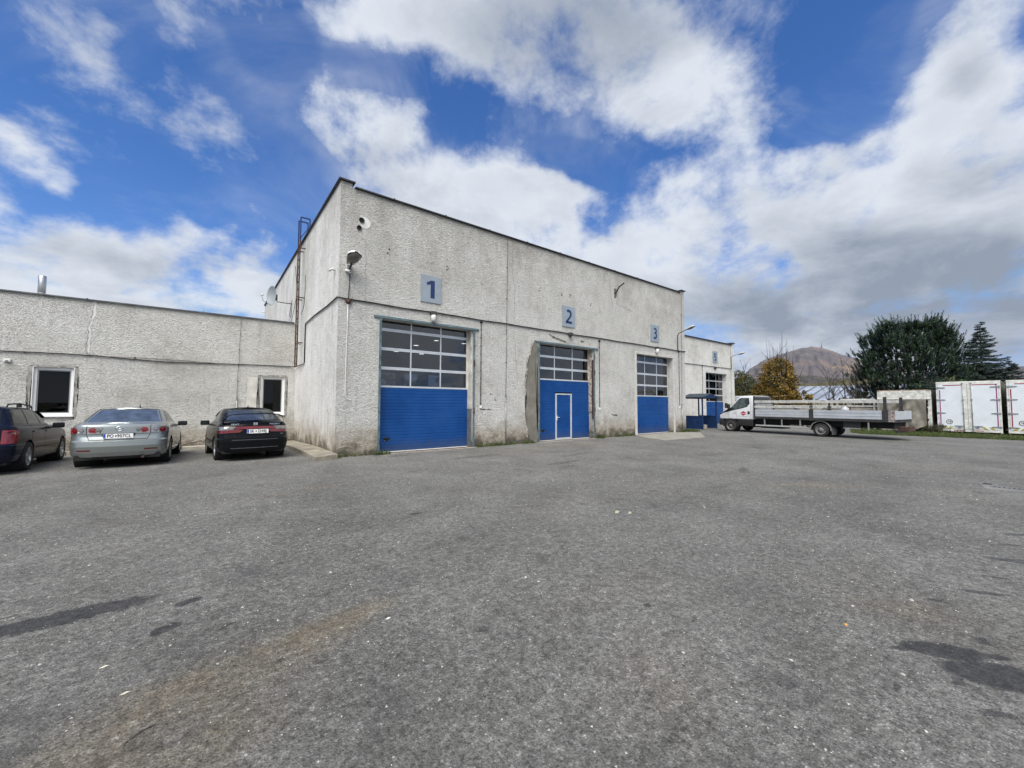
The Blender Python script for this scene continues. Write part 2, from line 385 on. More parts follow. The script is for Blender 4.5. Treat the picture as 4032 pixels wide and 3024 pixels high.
OIL = [(-3.72, -7.95, .50, .14, 2, 1.0), (-3.02, -8.2, .09, .055, 20, 1), (-3.13, -8.58, .10, .055, 35, 1), (-.55, -6.9, .10, .05, 0, .9),
       (.79, -11.86, .24, .09, -50, 1), (.71, -12.10, .28, .14, -50, 1), (1.15, -12.0, .06, .035, 0, .8), (.62, -11.7, .09, .03, -40, .8), (.95, -12.05, .10, .035, -50, .9), (.45, -11.95, .05, .03, 0, .8), (.25, -12.1, .08, .03, -50, .8), (2.2, -11.95, .14, .035, -60, .8), (1.7, -11.75, .06, .03, -60, .7), (2.75, -12.0, .1, .03, -60, .7), (.1, -11.75, .05, .02, 0, .7), (-.35, -11.4, .05, .02, 0, .7), (4.2, -12.05, .12, .03, -50, .7), (3.53, -12.12, .25, .07, -60, .75), (4.86, -12.1, .16, .05, -40, .7),
       (4.7, -4.6, .7, .14, 5, .5), (3.5, -2.2, 1.0, .16, 5, .45), (6.2, -3.6, .8, .14, 10, .4), (12.9, -6.16, .5, .14, 40, .5), (6.1, -2.7, .5, .1, 0, .5), (7.27, -8.0, .5, .09, 20, .5), (5.0, -8.6, .5, .08, 0, .35), (-.2, -10.4, .04, .03, 0, .8), (-1.4, -9.9, .045, .03, 0, .7), (12.5, -7.4, .6, .15, 20, .3), (8.2, -8.3, .12, .05, 0, .6), (1.6, -.75, .35, .10, 5, .6), (3.2, -.7, .6, .12, 0, .4)]
MUD = [(-2.2, -9.22, .45, .16, 13, 1.0), (-2.85, -9.45, .8, .30, 17, .85), (-3.1, -9.85, .7, .36, 20, .7), (-.9, -10.9, .5, .3, 20, .3), (-1.4, -4.2, 1.4, .3, 20, .35), (6.4, -9.6, 1.0, .35, -35, .5), (16.5, -3.9, 1.5, .4, 30, .35), (1.6, -7.5, 1.0, .4, 30, .25), (1.3, -11.6, .35, .2, -50, .5), (7.5, -1.6, 3, .5, 2, .35)]
def asphalt_fn(t, b, pos):
    wp = t.vmath('ADD', pos, t.vmath('SCALE', t.vmath('SUBTRACT', t.noise(pos, 6.0, 9, .78, col=True), (.5, .5, .5)), None, scale=.34))
    wps = t.vmath('ADD', pos, t.vmath('SCALE', t.vmath('SUBTRACT', t.noise(pos, 14.0, 8, .8, col=True), (.5, .5, .5)), None, scale=.13))
    big = t.noise(pos, .16, 5, .6); mid = t.noise(pos, 1.1, 6, .62)
    c = t.ramp(t.math('ADD', t.math('MULTIPLY', big, .5), t.math('MULTIPLY', mid, .5)), [(.36, (.112, .110, .100)), (.5, (.148, .146, .134)), (.66, (.190, .188, .174))])
    c = t.mix(t.rng(t.noise(pos, .33, 5, .6), .5, .68, 0, .35), c, (.135, .125, .105, 1))
    def spots(lst, warpv):
        s = None
        for (x, y, a, bb, rot, w) in lst:
            ca, sa = math.cos(R(rot)), math.sin(R(rot)); d = t.vmath('SUBTRACT', warpv if a > .3 else wps, (x, y, 0))
            q = t.vmath('LENGTH', t.comb(t.dot(d, (ca/a, sa/a, 0)), t.dot(d, (-sa/bb, ca/bb, 0)), 0.0), out=1)
            v = t.rng(q, 1.12, .88, 0, w) if lst is OIL else t.rng(q, 1.5, .3, 0, w)
            s = v if s is None else t.math('MAXIMUM', s, v)
        return s
    d2 = t.vmath('SUBTRACT', pos, (-2.2, -9.18, 0)); gu = t.dot(d2, (math.cos(R(13)), math.sin(R(13)), 0)); gv = t.dot(d2, (-math.sin(R(13)), math.cos(R(13)), 0))
    tread = t.math('MULTIPLY', t.rng(t.math('SINE', t.math('MULTIPLY', gv, 260)), .1, .9), t.rng(t.vmath('LENGTH', t.comb(t.math('DIVIDE', gu, .42), t.math('DIVIDE', gv, .10), 0.0), out=1), 1.1, .6))
    mud = t.math('MULTIPLY', spots(MUD, wp), t.rng(t.noise(wp, 2.4, 6, .65), .34, .62, .35, 1.0))
    c = t.mix(mud, c, (.172, .145, .103, 1))
    # aggregate: pale chips and dark gaps
    vo = t.new('ShaderNodeTexVoronoi', feature='F1'); t.put(vo.inputs['Vector'], pos); vo.inputs['Scale'].default_value = 95
    vr = t.sep(vo.outputs['Color'])[0]
    chips = t.math('MULTIPLY', t.rng(vr, .72, .96), t.rng(vo.outputs['Distance'], .55, .25))
    worn = t.rng(t.noise(pos, .55, 4, .6), .40, .62, .35, 1.0)
    c = t.mix(t.math('MULTIPLY', t.math('MULTIPLY', chips, worn), .62), c, (.40, .40, .385, 1))
    vo2 = t.new('ShaderNodeTexVoronoi', feature='F1'); t.put(vo2.inputs['Vector'], pos); vo2.inputs['Scale'].default_value = 42
    c2 = t.math('MULTIPLY', t.rng(t.sep(vo2.outputs['Color'])[1], .955, .985), t.rng(vo2.outputs['Distance'], .34, .2)); c = t.mix(t.math('MULTIPLY', c2, .6), c, (.46, .455, .43, 1))
    gr = t.noise(pos, 60, 6, .75); c = t.mix(t.rng(gr, .53, .36, 0, .78), c, (.035, .035, .036, 1)); c = t.mix(t.rng(t.noise(pos, 26, 6, .75), .53, .68, 0, .45), c, (.30, .30, .285, 1))
    oil = spots(OIL, wp); c = t.mix(t.math('MULTIPLY', oil, .84), c, (.032, .031, .031, 1))
    c = t.vmath('SCALE', c, None, scale=t.rng(t.noise(pos, 19, 8, .82), .33, .67, .38, 1.62, smooth=False))
    c = t.vmath('SCALE', c, None, scale=t.rng(t.noise(t.vmath('MULTIPLY', pos, (1, 1, 1)), 6.5, 8, .80), .33, .67, .70, 1.30, smooth=False))
    c = t.vmath('SCALE', c, None, scale=t.rng(t.noise(pos, .45, 4, .6), .35, .65, .88, 1.14, smooth=False))
    c = t.mix(t.math('MULTIPLY', tread, .5), c, (.06, .048, .034, 1))
    wear = t.noise(t.vmath('MULTIPLY', wp, (1.4, .8, 1)), .9, 8, .74); c = t.mix(t.rng(wear, .57, .68, 0, .55), c, (.055, .055, .057, 1))
    t.put(b.inputs['Base Color'], c)
    bp = t.new('ShaderNodeBump'); bp.inputs['Strength'].default_value = .8; bp.inputs['Distance'].default_value = .012
    t.put(bp.inputs['Height'], t.math('ADD', gr, t.math('MULTIPLY', vo.outputs['Distance'], -.6))); t.put(b.inputs['Normal'], bp.outputs[0])
    t.put(b.inputs['Roughness'], t.rng(oil, 0, 1, .92, .6)); b.inputs['Specular IOR Level'].default_value = .25
M_asph = mat('worn_asphalt', asphalt_fn)
def grass_ground(t, b, pos):
    n = t.noise(pos, .9, 7, .65); c = t.ramp(n, [(.35, (.045, .055, .02)), (.55, (.075, .078, .032)), (.7, (.12, .105, .055))]); t.put(b.inputs['Base Color'], c)
M_field = mat('field_grass', grass_ground, rough=1.0)
def blade_fn(t, b, pos):
    n = t.noise(pos, 2.3, 3, .6); t.put(b.inputs['Base Color'], t.ramp(n, [(.35, (.04, .062, .014)), (.55, (.07, .095, .024)), (.72, (.15, .135, .055))]))
M_blade = mat('grass_blades', blade_fn, rough=.9)

# ------------------------------------------------------------------ ground
def gz(y): return -0.03*min(max(y-2.0, 0.0), 6.0)
def sheet(name, xs_fn, ys, zoff, m, kind='structure', nx=10, jitter=0.0):
    mb = MB(); rows = []
    for y in ys:
        x0, x1 = xs_fn(y); rows.append([(x0+(x1-x0)*i/nx, y, gz(y)+zoff) for i in range(nx+1)])
    vs = [p for r in rows for p in r]; n = nx+1
    fs = [(j*n+i, j*n+i+1, (j+1)*n+i+1, (j+1)*n+i) for j in range(len(rows)-1) for i in range(nx)]
    o = mb.add(vs, fs).build(name, m, recalc=False); return tag(o, kind=kind)
ground = sheet('ground', lambda y: (-5000, 5000), [-5000, -300, -60, -20, 0, 2, 4, 6, 8, 20, 60, 300, 5000], -.05, M_field, nx=16)
tag(ground, 'grassy brown ground that stretches beyond the yard to the hills')
rnd = random.Random(3)
EDGE = [(-60, 28.5), (-30, 27.0), (-12, 26.1), (-9.5, 25.7), (-6.7, 25.2), (-5.9, 26.2), (-5.4, 28.6), (-5.0, 30.3), (-4.2, 33), (0, 36), (8, 38)]
def yard_x(y):
    for (a, xa), (b2, xb) in zip(EDGE, EDGE[1:]):
        if a <= y <= b2: return (-70, xa+(xb-xa)*(y-a)/(b2-a)+.08*math.sin(y*5.1)+.06*math.sin(y*11.7))
    return (-70, 36)
yard = sheet('yard', yard_x, [-60, -45, -30, -20]+[-16+.25*i for i in range(97)], 0.0, M_asph, nx=24)
tag(yard, 'worn grey asphalt yard in front of the workshop')
# pale concrete apron in front of door 3
mb = MB(); pts = [(14.35, .02), (17.9, .0), (19.0, -.9), (16.0, -2.7), (12.9, -2.55), (13.4, -1.2)]
mb.prism([(x, y) for x, y in pts], 'z', -.05, .006); ap = mb.build('apron_slab', mat('apron_concrete', base=(.235, .225, .19), rough=.95, vary=.14, vscale=2, bump=.3, bscale=50)); tag(ap, 'pale concrete apron slab on the ground in front of door 3', 'concrete slab')
# thresholds are parts of the hall below

def wall(mb, x0, x1, z0, z1, holes, y, depth, mi=0, nrm=-1, cell=1.2):
    """vertical wall in the xz plane at y with rectangular holes and their reveals"""
    xs = sorted({x0, x1, *[h[0] for h in holes], *[h[1] for h in holes]}); zs = sorted({z0, z1, *[h[2] for h in holes], *[h[3] for h in holes]})
    for i in range(len(xs)-1):
        for j in range(len(zs)-1):
            cx, cz = (xs[i]+xs[i+1])/2, (zs[j]+zs[j+1])/2
            if any(h[0] < cx < h[1] and h[2] < cz < h[3] for h in holes): continue
            mb.add([(xs[i], y, zs[j]), (xs[i+1], y, zs[j]), (xs[i+1], y, zs[j+1]), (xs[i], y, zs[j+1])], [(0, 1, 2, 3)], mi)
            mb.add([(xs[i], y+depth, zs[j]), (xs[i+1], y+depth, zs[j]), (xs[i+1], y+depth, zs[j+1]), (xs[i], y+depth, zs[j+1])], [(3, 2, 1, 0)], 1)
    for (a, b2, c, d) in holes:
        mb.add([(a, y, c), (a, y+depth, c), (a, y+depth, d), (a, y, d)], [(0, 1, 2, 3)], mi)
        mb.add([(b2, y, c), (b2, y+depth, c), (b2, y+depth, d), (b2, y, d)], [(3, 2, 1, 0)], mi)
        mb.add([(a, y, d), (a, y+depth, d), (b2, y+depth, d), (b2, y, d)], [(0, 1, 2, 3)], mi)
    return mb
HX, HY, HZ, HT = 19.15, 19.34, 8.06, 8.24
D1 = (1.30, 4.65, -.1, 4.22); D2 = (7.85, 11.17, -.1, 4.08); D3 = (14.46, 17.84, -.1, 4.16)
hall = empty('workshop_hall', (0, 0, 0), 0, 'tall pale stucco workshop hall holding the three blue garage doors', 'building')
mb = MB(); wall(mb, 0, HX, -.3, HZ, [D1, D2, D3], 0.0, .34); mb.build('front_wall', [M_front, M_hallin], hall, recalc=False)
mb = MB(); mb.box(.001, .30, .341, HY, -.3, HZ); 
side = MB().box(0, .33, .002, HY, -.3, HZ).build('side_wall', [M_side], hall); side['label'] = 'streaked pale side wall facing the parked cars'
MB().box(HX-.33, HX, .002, HY, -.3, HZ).build('side_wall', [M_side], hall)
mb = MB(); wall(mb, .33, HX-.33, -.3, HZ, [(7.95, 9.2, 3.05, 4.02), (9.85, 11.1, 3.05, 4.02), (12.0, 13.2, 3.05, 4.02)], HY-.34, .33); mb.build('back_wall', [M_hallin, M_hallin], hall, recalc=False)
MB().box(.33, HX-.33, .342, HY-.345, HZ-.45, HZ-.12).build('roof', M_hallin, hall)
MB().box(.33, HX-.33, .342, HY-.345, -.28, -.22).build('hall_floor', mat('hall_floor', base=(.08, .08, .078)), hall)
MB().box(0, .33, 0.0, HY, HZ+.001, HT-.05).build('gable_parapet', M_side, hall)
MB().box(HX-.33, HX, 0.0, HY, HZ+.001, HT-.05).build('gable_parapet', M_side, hall)
def coping(name, x0, x1, y0, y1, z, t, m, par):
    o = MB().box(x0, x1, y0, y1, z, z+t).build(name, m, par); return bevel(o, .008, 1)
coping('coping', -.07, .40, -.09, HY+.05, HT-.048, .05, M_coping, hall); coping('coping', HX-.40, HX+.07, -.09, HY+.05, HT-.048, .05, M_coping, hall)
coping('coping', .402, HX-.402, -.07, .36, HZ+.002, .05, M_coping, hall)
for i in range(10):     # small standing seams of the metal coping
    MB().box(1.6+i*1.85, 1.63+i*1.85, -.072, .36, HZ+.053, HZ+.075).build('coping_seam', M_coping_l, hall)

# inside the hall: roof beams and lit lamps seen through the door panes
for i in range(4):
    MB().box(.4, HX-.4, 3.2+i*4.2, 3.5+i*4.2, HZ-.95, HZ-.46).build('roof_beam', M_dark, hall)
for k, (x, y, z) in enumerate([(11.9, 17.4, 6.75), (14.5, 17.4, 6.75), (8.9, 14.6, 5.75), (7.6, 15.0, 5.25), (9.6, 15.2, 5.25)]):
    t = empty('ceiling_lamp', (x, y, z), 0, ['round lit lamp, highest one seen through the top middle pane of door 1', 'round lit lamp seen through the right pane in the second row of door 1', 'lit lamp low in the middle pane of the second row of door 1', 'lit lamp at the top of the left pane in the third row of door 1', 'small lit lamp at the top of the third row middle pane of door 1'][k], 'lamp', 'lit ceiling lamps inside the hall')
    MB().lathe([(.0, 0), (.22, 0), (.24, .03), (.16, .16), (.05, .22), (0, .22)], (0, 0, 0), n=18).build('reflector', M_alu, t)
    MB().disc((0, 0, -.004), .19, (0, 0, -1), 18).build('bulb', M_lampon, t)
    MB().tube([(0, 0, .22), (0, 0, HZ-.5-z)], .012, 6).build('hanger', M_dark, t)

# ------------------------------------------------------------------ doors
def door_section(mb, x0, x1, y, z0, z1, ribs=5):
    """ribbed sandwich panel: shallow grooves between flat ribs"""
    h = (z1-z0)/ribs; prof = []
    for i in range(ribs):
        a = z0+i*h; g = .006 if i else .004
        prof += [(y+.009, a), (y, a+g+.004), (y, a+h-.008), (y+.006, a+h-.001)]
    n = len(prof); vs = [(x0, p[0], p[1]) for p in prof]+[(x1, p[0], p[1]) for p in prof]
    mb.add(vs, [(i, n+i, n+i+1, i+1) for i in range(n-1)])
    mb.add([(x0, y+.01, z0), (x1, y+.01, z0), (x1, y+.045, z0), (x0, y+.045, z0), (x0, y+.01, z1), (x1, y+.01, z1), (x1, y+.045, z1), (x0, y+.045, z1)], [(3, 2, 6, 7), (0, 3, 7, 4), (1, 5, 6, 2), (4, 7, 6, 5), (0, 1, 2, 3)])
def garage_door(parent, x0, x1, y, zsplit, rows, ztop, label, nsec=4, cols=3, handle=(.33, .42), wicket=None, z0=.0):
    root = empty('garage_door', (0, 0, 0)); root.parent = parent; root['label'] = label
    secs = [z0+.03+(zsplit-z0-.03)*i/nsec for i in range(nsec+1)]
    for a, b2 in zip(secs, secs[1:]):
        spans = [(x0, x1)]
        if wicket and a < wicket[2]-.02: spans = [(x0, wicket[0]-.004), (wicket[1]+.004, x1)]
        for (p, q) in spans:
            mb = MB(); door_section(mb, p, q, y, a+.002, b2-.002); o = mb.build('panel', M_blue, root, recalc=True)
    MB().box(x0, x1, y-.004, y+.045, z0, z0+.028).build('bottom_rail', M_white, root)
    MB().box(x0, x1, y+.003, y+.043, z0-.06, z0-.002).build('rubber_seal', M_black, root)
    zs = [zsplit]+list(rows)+[ztop]
    for i, z in enumerate(zs[:-1]):
        w = .05 if i else .035; a = z if i == 0 else z-w
        if i: 
            MB().box(x0, x1, y-.006, y+.04, z-.048, z-.002).build('rail', M_alu, root); MB().box(x0, x1, y-.006, y+.04, z+.002, z+.045).build('rail', M_alu, root)
        else: MB().box(x0, x1, y-.006, y+.04, z+.002, z+.06).build('rail', M_alu, root)
    xs = [x0+(x1-x0)*i/cols for i in range(cols+1)]
    for i in range(len(zs)-1):
        lo = zs[i]+(.045 if i else .06); hi = zs[i+1]-(.048 if i < len(zs)-2 else 0)
        for k, x in enumerate(xs):
            w = .055 if k in (0, cols) else .022; a = x if k == 0 else (x-w if k == cols else x-w)
            b2 = x+w if k == 0 else (x if k == cols else x+w)
            MB().box(a, b2, y-.004, y+.036, lo, hi).build('mullion', M_alu, root)
        for k in range(cols):
            a = xs[k]+(.055 if k == 0 else .022); b2 = xs[k+1]-(.055 if k == cols-1 else .022)
            MB().box(a, b2, y+.012, y+.018, lo, hi).build('pane', M_glass, root)
    if handle:
        hx, hz = x0+handle[0], z0+handle[1]
        mb = MB(); mb.box(hx-.11, hx+.11, y-.008, y+.004, hz-.055, hz+.055); o = mb.build('grip_plate', M_black, root); bevel(o, .02, 3)
        MB().box(hx-.085, hx+.085, y-.011, y-.006, hz-.03, hz+.02).build('grip_recess', mat('grip_dark', base=(.004, .004, .004), rough=.9), root)
        for sx_ in (-.075, .075): MB().disc((hx+sx_, y-.0125, hz-.035), .009, (0, -1, 0), 10).build('grip_screw', M_alu, root)
    if wicket:
        a, b2, h = wicket; f = .055
        mb = MB(); mb.box(a, a+f, y-.02, y+.03, z0+.03, h); mb.box(b2-f, b2, y-.02, y+.03, z0+.03, h); mb.box(a+f, b2-f, y-.02, y+.03, h-f, h); mb.box(a+f, b2-f, y-.02, y+.03, z0+.03, z0+.10)
        mb.build('wicket_frame', M_alu, root)
        ws = [z0+.105+(h-f-z0-.11)*i/4 for i in range(5)]
        for p, q in zip(ws, ws[1:]):
            mb = MB(); door_section(mb, a+f+.03, b2-f-.03, y-.004, p, q-.001, 4); mb.build('wicket_panel', M_blue, root)
        mb = MB(); mb.box(a+f+.006, a+f+.03, y-.012, y+.02, z0+.105, h-f-.005); mb.box(b2-f-.03, b2-f-.006, y-.012, y+.02, z0+.105, h-f-.005); mb.build('wicket_stile', M_alu, root)
        mb = MB(); mb.box(a+f+.005, a+f+.042, y-.03, y-.012, .86, 1.06); mb.bar((a+f+.02, y-.055, .99), (a+f+.15, y-.055, .985), .02); mb.bar((a+f+.022, y-.012, .99), (a+f+.022, y-.06, .99), .018)
        mb.build('lever_handle', M_white, root)
    return root
d1 = garage_door(hall, 1.305, 4.60, .30, 2.07, [2.69, 3.31, 3.93], 4.40, 'large blue sectional door 1 with glazed top')
d2 = garage_door(hall, 7.86, 11.15, .28, 2.58, [3.08, 3.59], 4.2, 'blue sectional door 2 with a small walk-through door', nsec=5, handle=(.42, .43), wicket=(9.0, 10.0, 2.02))
d3 = garage_door(hall, 14.47, 17.80, .29, 1.98, [2.58, 3.18, 3.80], 4.3, 'blue sectional door 3 with glazed top', handle=(.45, .42))
def steel_frame(parent, h, w=.065, ext=(.18, .16), top=.07, mtl=None):
    x0, x1, _, z1 = h; mtl = mtl or M_steel; y0, y1 = -.03, .05
    MB().box(x0-w, x0-.001, y0, y1, -.02, z1).build('door_jamb', mtl, parent); MB().box(x1+.001, x1+w, y0, y1, -.02, z1).build('door_jamb', mtl, parent)
    MB().box(x0-w-ext[0], x1+w+ext[1], y0-.01, y1, z1+.001, z1+top).build('door_lintel', mtl, parent)
    for z in (.35, 1.3, 3.0, 3.75):
        MB().box(x0-w+.01, x0-w+.045, y0-.035, y0-.001, z, z+.22).build('hinge', mtl, parent); MB().box(x1+.02, x1+.05, y0-.035, y0-.001, z-.1, z+.12).build('hinge', M_rust if z in (1.3, 3.0) else mtl, parent)
steel_frame(hall, D1); steel_frame(hall, D2, ext=(.22, .22))
# reveals: light painted jamb strips, lower part grey
MB().box(4.60, 4.648, .06, .299, 1.38, 4.21).build('jamb_board', mat('jamb_pale', base=(.55, .52, .46), vary=.25), hall); MB().box(4.60, 4.648, .06, .299, -.02, 1.37).build('jamb_board', mat('jamb_grey', base=(.12, .13, .135), vary=.2), hall)
MB().box(11.13, 11.168, .06, .279, 1.2, 4.07).build('jamb_board', mat('jamb_flaked', base=(.42, .36, .29), vary=.5, vscale=7), hall); MB().box(11.1, 11.14, -.02, .055, .9, 3.6).build('rust_strip', M_rust, hall)
# smooth rendered surround of door 3, proud of the rough stucco
for (a, b2, c, d) in [(14.28, 14.455, -.02, 4.161), (17.845, 18.0, -.02, 4.161), (14.28, 18.0, 4.163, 4.30)]:
    MB().box(a, b2, -.022, .06, c, d).build('door_surround', M_smooth, hall)
for h in (D1, D2, D3):
    MB().box(h[0]-.12, h[1]+.12, -.16, .25, -.06, .012).build('threshold', M_concrete, hall); MB().box(h[0], h[1], -.012, .02, .0125, .03).build('threshold_rail', M_rust, hall)
    MB().box(h[0]+.001, h[1]-.001, .25, .34, -.06, -.02).build('threshold_step', M_concrete, hall)

def ragged(pts, n=8, amp=.03, seed=1):
    r = random.Random(seed); out = []
    for (a, b2) in zip(pts, pts[1:]+pts[:1]):
        L = math.hypot(b2[0]-a[0], b2[1]-a[1]); st = max(.05, amp*2.6); k = max(1, int(L/st))
        for i in range(k):
            t = i/k; q = r.uniform(-amp, amp); out.append((a[0]+(b2[0]-a[0])*t-(b2[1]-a[1])/L*q, a[1]+(b2[1]-a[1])*t+(b2[0]-a[0])/L*q))
    return out
def patch_on_wall(name, pts, y, m, parent, amp=.025, seed=1, proud=.004, axis='y', label=None):
    poly = ragged(pts, amp=amp, seed=seed)
    bm = bmesh.new(); vs = [bm.verts.new((p[0], 0, p[1]) if axis == 'y' else (0, p[0], p[1])) for p in poly]
    f = bm.faces.new(vs); bmesh.ops.triangulate(bm, faces=[f])
    ext = bmesh.ops.extrude_face_region(bm, geom=list(bm.faces)); off = Vector((0, proud*2, 0)) if axis == 'y' else Vector((proud*2, 0, 0))
    for v in [g for g in ext['geom'] if isinstance(g, bmesh.types.BMVert)]: v.co += off
    bmesh.ops.recalc_face_normals(bm, faces=bm.faces)
    me = bpy.data.meshes.new(name); bm.to_mesh(me); bm.free(); me.materials.append(m); o = bpy.data.objects.new(name, me); COL.objects.link(o)
    o.location = (0, y-proud, 0) if axis == 'y' else (y-proud, 0, 0); o.parent = parent
    if label: o['label'] = label
    return o
patch_on_wall('plaster_rim', [(7.70, -.05), (7.70, 4.1), (7.44, 4.12), (7.36, 3.75), (7.16, 3.25), (7.12, 2.7), (7.07, 2.3), (7.12, 1.6), (7.02, 1.25), (7.10, .8), (7.2, .3), (7.33, .0)], 0, mat('plaster_edge', base=(.44, .42, .37), vary=.3, vscale=9), hall, amp=.04, seed=4, proud=.008)
patch_on_wall('bare_patch', [(7.74, -.05), (7.74, 4.02), (7.50, 4.05), (7.40, 3.7), (7.21, 3.25), (7.17, 2.7), (7.11, 2.3), (7.16, 1.6), (7.06, 1.25), (7.14, .8), (7.24, .3), (7.36, .0)], 0, M_cement, hall, amp=.03, seed=5, proud=.013, label='tall bare cement strip where stucco is missing')
for k, (pts, sd) in enumerate([([(8.35, 4.5), (8.9, 4.38), (9.3, 4.3), (9.6, 4.2), (9.2, 4.24), (8.6, 4.36)], 1), ([(10.3, 4.42), (10.55, 4.43), (10.5, 4.36), (10.35, 4.33)], 2), ([(4.95, 1.38), (5.5, 1.36), (5.45, 1.33), (5.0, 1.34)], 3), ([(12.4, 1.1), (12.9, 1.05), (12.85, 1.0), (12.5, 1.02)], 6)]):
    patch_on_wall('chipped_plaster', pts, 0, mat('chip_dark', base=(.13, .12, .10), vary=.3), hall, amp=.02, seed=sd, proud=.005)
MB().lathe([(0, 0), (.18, 0), (.18, .012), (0, .012)], (.71, -.008, 7.09), 'y', 26, sm=False).build('plaster_disc', mat('pale_patch', base=(.62, .62, .58), rough=.95, vary=.12, bump=.5, bscale=25), hall)
for (x, z, r) in ((.62, 7.14, .085), (.55, 6.89, .075)):
    mb = MB(); mb.lathe([(r, -.03), (r, .08), (r-.014, .08), (r-.014, -.03), (r, -.03)], (x, 0, z), 'y', 20); mb.build('vent_pipe', M_rust if z < 7 else M_dark, hall)
    MB().disc((x, -.012, z), r-.012, (0, -1, 0), 20).build('vent_hole', mat('grip_dark'), hall)
# thin cracks in the stucco
def crack(parent, pts, y, w=.012, seed=1, axis='y', m=None, name='crack'):
    r = random.Random(seed); mb = MB(); P = []
    for (a, b2) in zip(pts, pts[1:]):
        k = max(2, int(math.dist(a, b2)/.09))
        for i in range(k): t = i/k; P.append((a[0]+(b2[0]-a[0])*t+r.uniform(-.025, .025), a[1]+(b2[1]-a[1])*t+r.uniform(-.02, .02)))
    P.append(pts[-1]); vs = []
    for i, p in enumerate(P):
        d = Vector((P[min(i+1, len(P)-1)][0]-P[max(i-1, 0)][0], P[min(i+1, len(P)-1)][1]-P[max(i-1, 0)][1])).normalized(); ww = w*r.uniform(.3, 1.0)/2; nx, nz = -d.y*ww, d.x*ww
        for s_ in (1, -1):
            q = (p[0]+nx*s_, p[1]+nz*s_); vs.append((q[0], y-.004, q[1]) if axis == 'y' else (y-.004, q[0], q[1]))
    mb.add(vs, [(2*i, 2*i+1, 2*i+3, 2*i+2) for i in range(len(P)-1)]); return mb.build(name, m or mat('crack_dark', base=(.10, .095, .085)), parent)
M_fill = mat('crack_filler', base=(.66, .66, .64))
crack(hall, [(6.45, 7.9), (6.42, 6.6), (6.55, 6.2), (6.52, 4.8)], 0, .012, 2); crack(hall, [(6.5, 4.4), (6.65, 3.0), (6.7, 2.3)], 0, .010, 3)
crack(hall, [(12.35, 7.6), (12.42, 7.0), (12.6, 6.3)], 0, .02, 4); crack(hall, [(12.7, 6.9), (12.75, 5.4), (12.85, 4.7)], 0, .035, 5, m=M_fill, name='crack_filling')
crack(hall, [(.54, 5.0), (.55, 5.9), (.54, 6.32), (1.6, 6.33), (3.2, 6.32), (3.35, 6.2), (3.36, 4.9)], 0, .03, 6, axis='x', m=M_fill, name='crack_filling')
crack(hall, [(3.3, 6.3), (3.3, 7.9)], 0, .02, 7, axis='x', m=M_fill, name='crack_filling'); crack(hall, [(1.0, 1.35), (.7, 1.2), (.5, 1.4)], 0, .03, 8, axis='x')
crack(hall, [(3.5, 3.6), (3.3, 2.0)], 0, .012, 9, axis='x'); crack(hall, [(.75, 6.5), (.78, 5.2), (.8, 4.7)], 0, .01, 10); crack(hall, [(14.2, 6.3), (12.8, 6.5)], 0, .012, 11)
rr = random.Random(11); mb = MB()
for (x, z) in [(1.5, 6.45), (1.48, 6.3), (3.0, 6.35), (3.55, 6.35), (3.56, 6.25), (7.9, 6.35), (7.85, 6.25), (9.15, 6.35), (9.15, 6.28), (9.65, 6.4), (9.65, 6.3), (11.0, 6.2), (11.0, 6.1), (5.0, 6.0), (13.9, 6.35), (15.9, 6.3), (16.3, 6.3), (17.7, 6.1), (5.42, 1.9), (5.6, 1.7)]:
    for k in range(3):
        a, b2 = x+rr.uniform(-.04, .04), z+rr.uniform(-.03, .03); s_ = rr.uniform(.01, .03)
        mb.add([(a-s_, -.004, b2-s_*.6), (a+s_, -.004, b2-s_), (a+s_*.7, -.004, b2+s_), (a-s_*.5, -.004, b2+s_*.8)], [(0, 1, 2, 3)])
tag(mb.build('chips', mat('chip_dark'), hall), kind='stuff')
# raised sloping pavement along the side wall
pav = empty('side_pavement', (0, 0, 0), 0, 'cracked raised concrete strip along the side wall beside the black car', 'pavement')
yb = [-.52, .95, 2.5, 4.1, 5.4, 6.74]
for a, b2 in zip(yb, yb[1:]):
    z = .13+gz(b2)*.5; o = MB().add([(-.60, a+.006, gz(a)-.05), (-.002, a+.006+(0 if a > 0 else .06), gz(a)-.05), (-.002, b2-.006, -.25), (-.60, b2-.006, -.25), (-.60, a+.006, .115+gz(a)), (-.002, a+.006+(0 if a > 0 else .06), .145+gz(a)), (-.002, b2-.006, .145+gz(b2)), (-.60, b2-.006, .115+gz(b2))], [(0, 3, 2, 1), (4, 5, 6, 7), (0, 1, 5, 4), (1, 2, 6, 5), (2, 3, 7, 6), (3, 0, 4, 7)]).build('slab', mat('slab_concrete', base=(.24, .215, .17), rough=.95, vary=.25, vscale=3, bump=.4, bscale=40), pav); bevel(o, .012, 2)

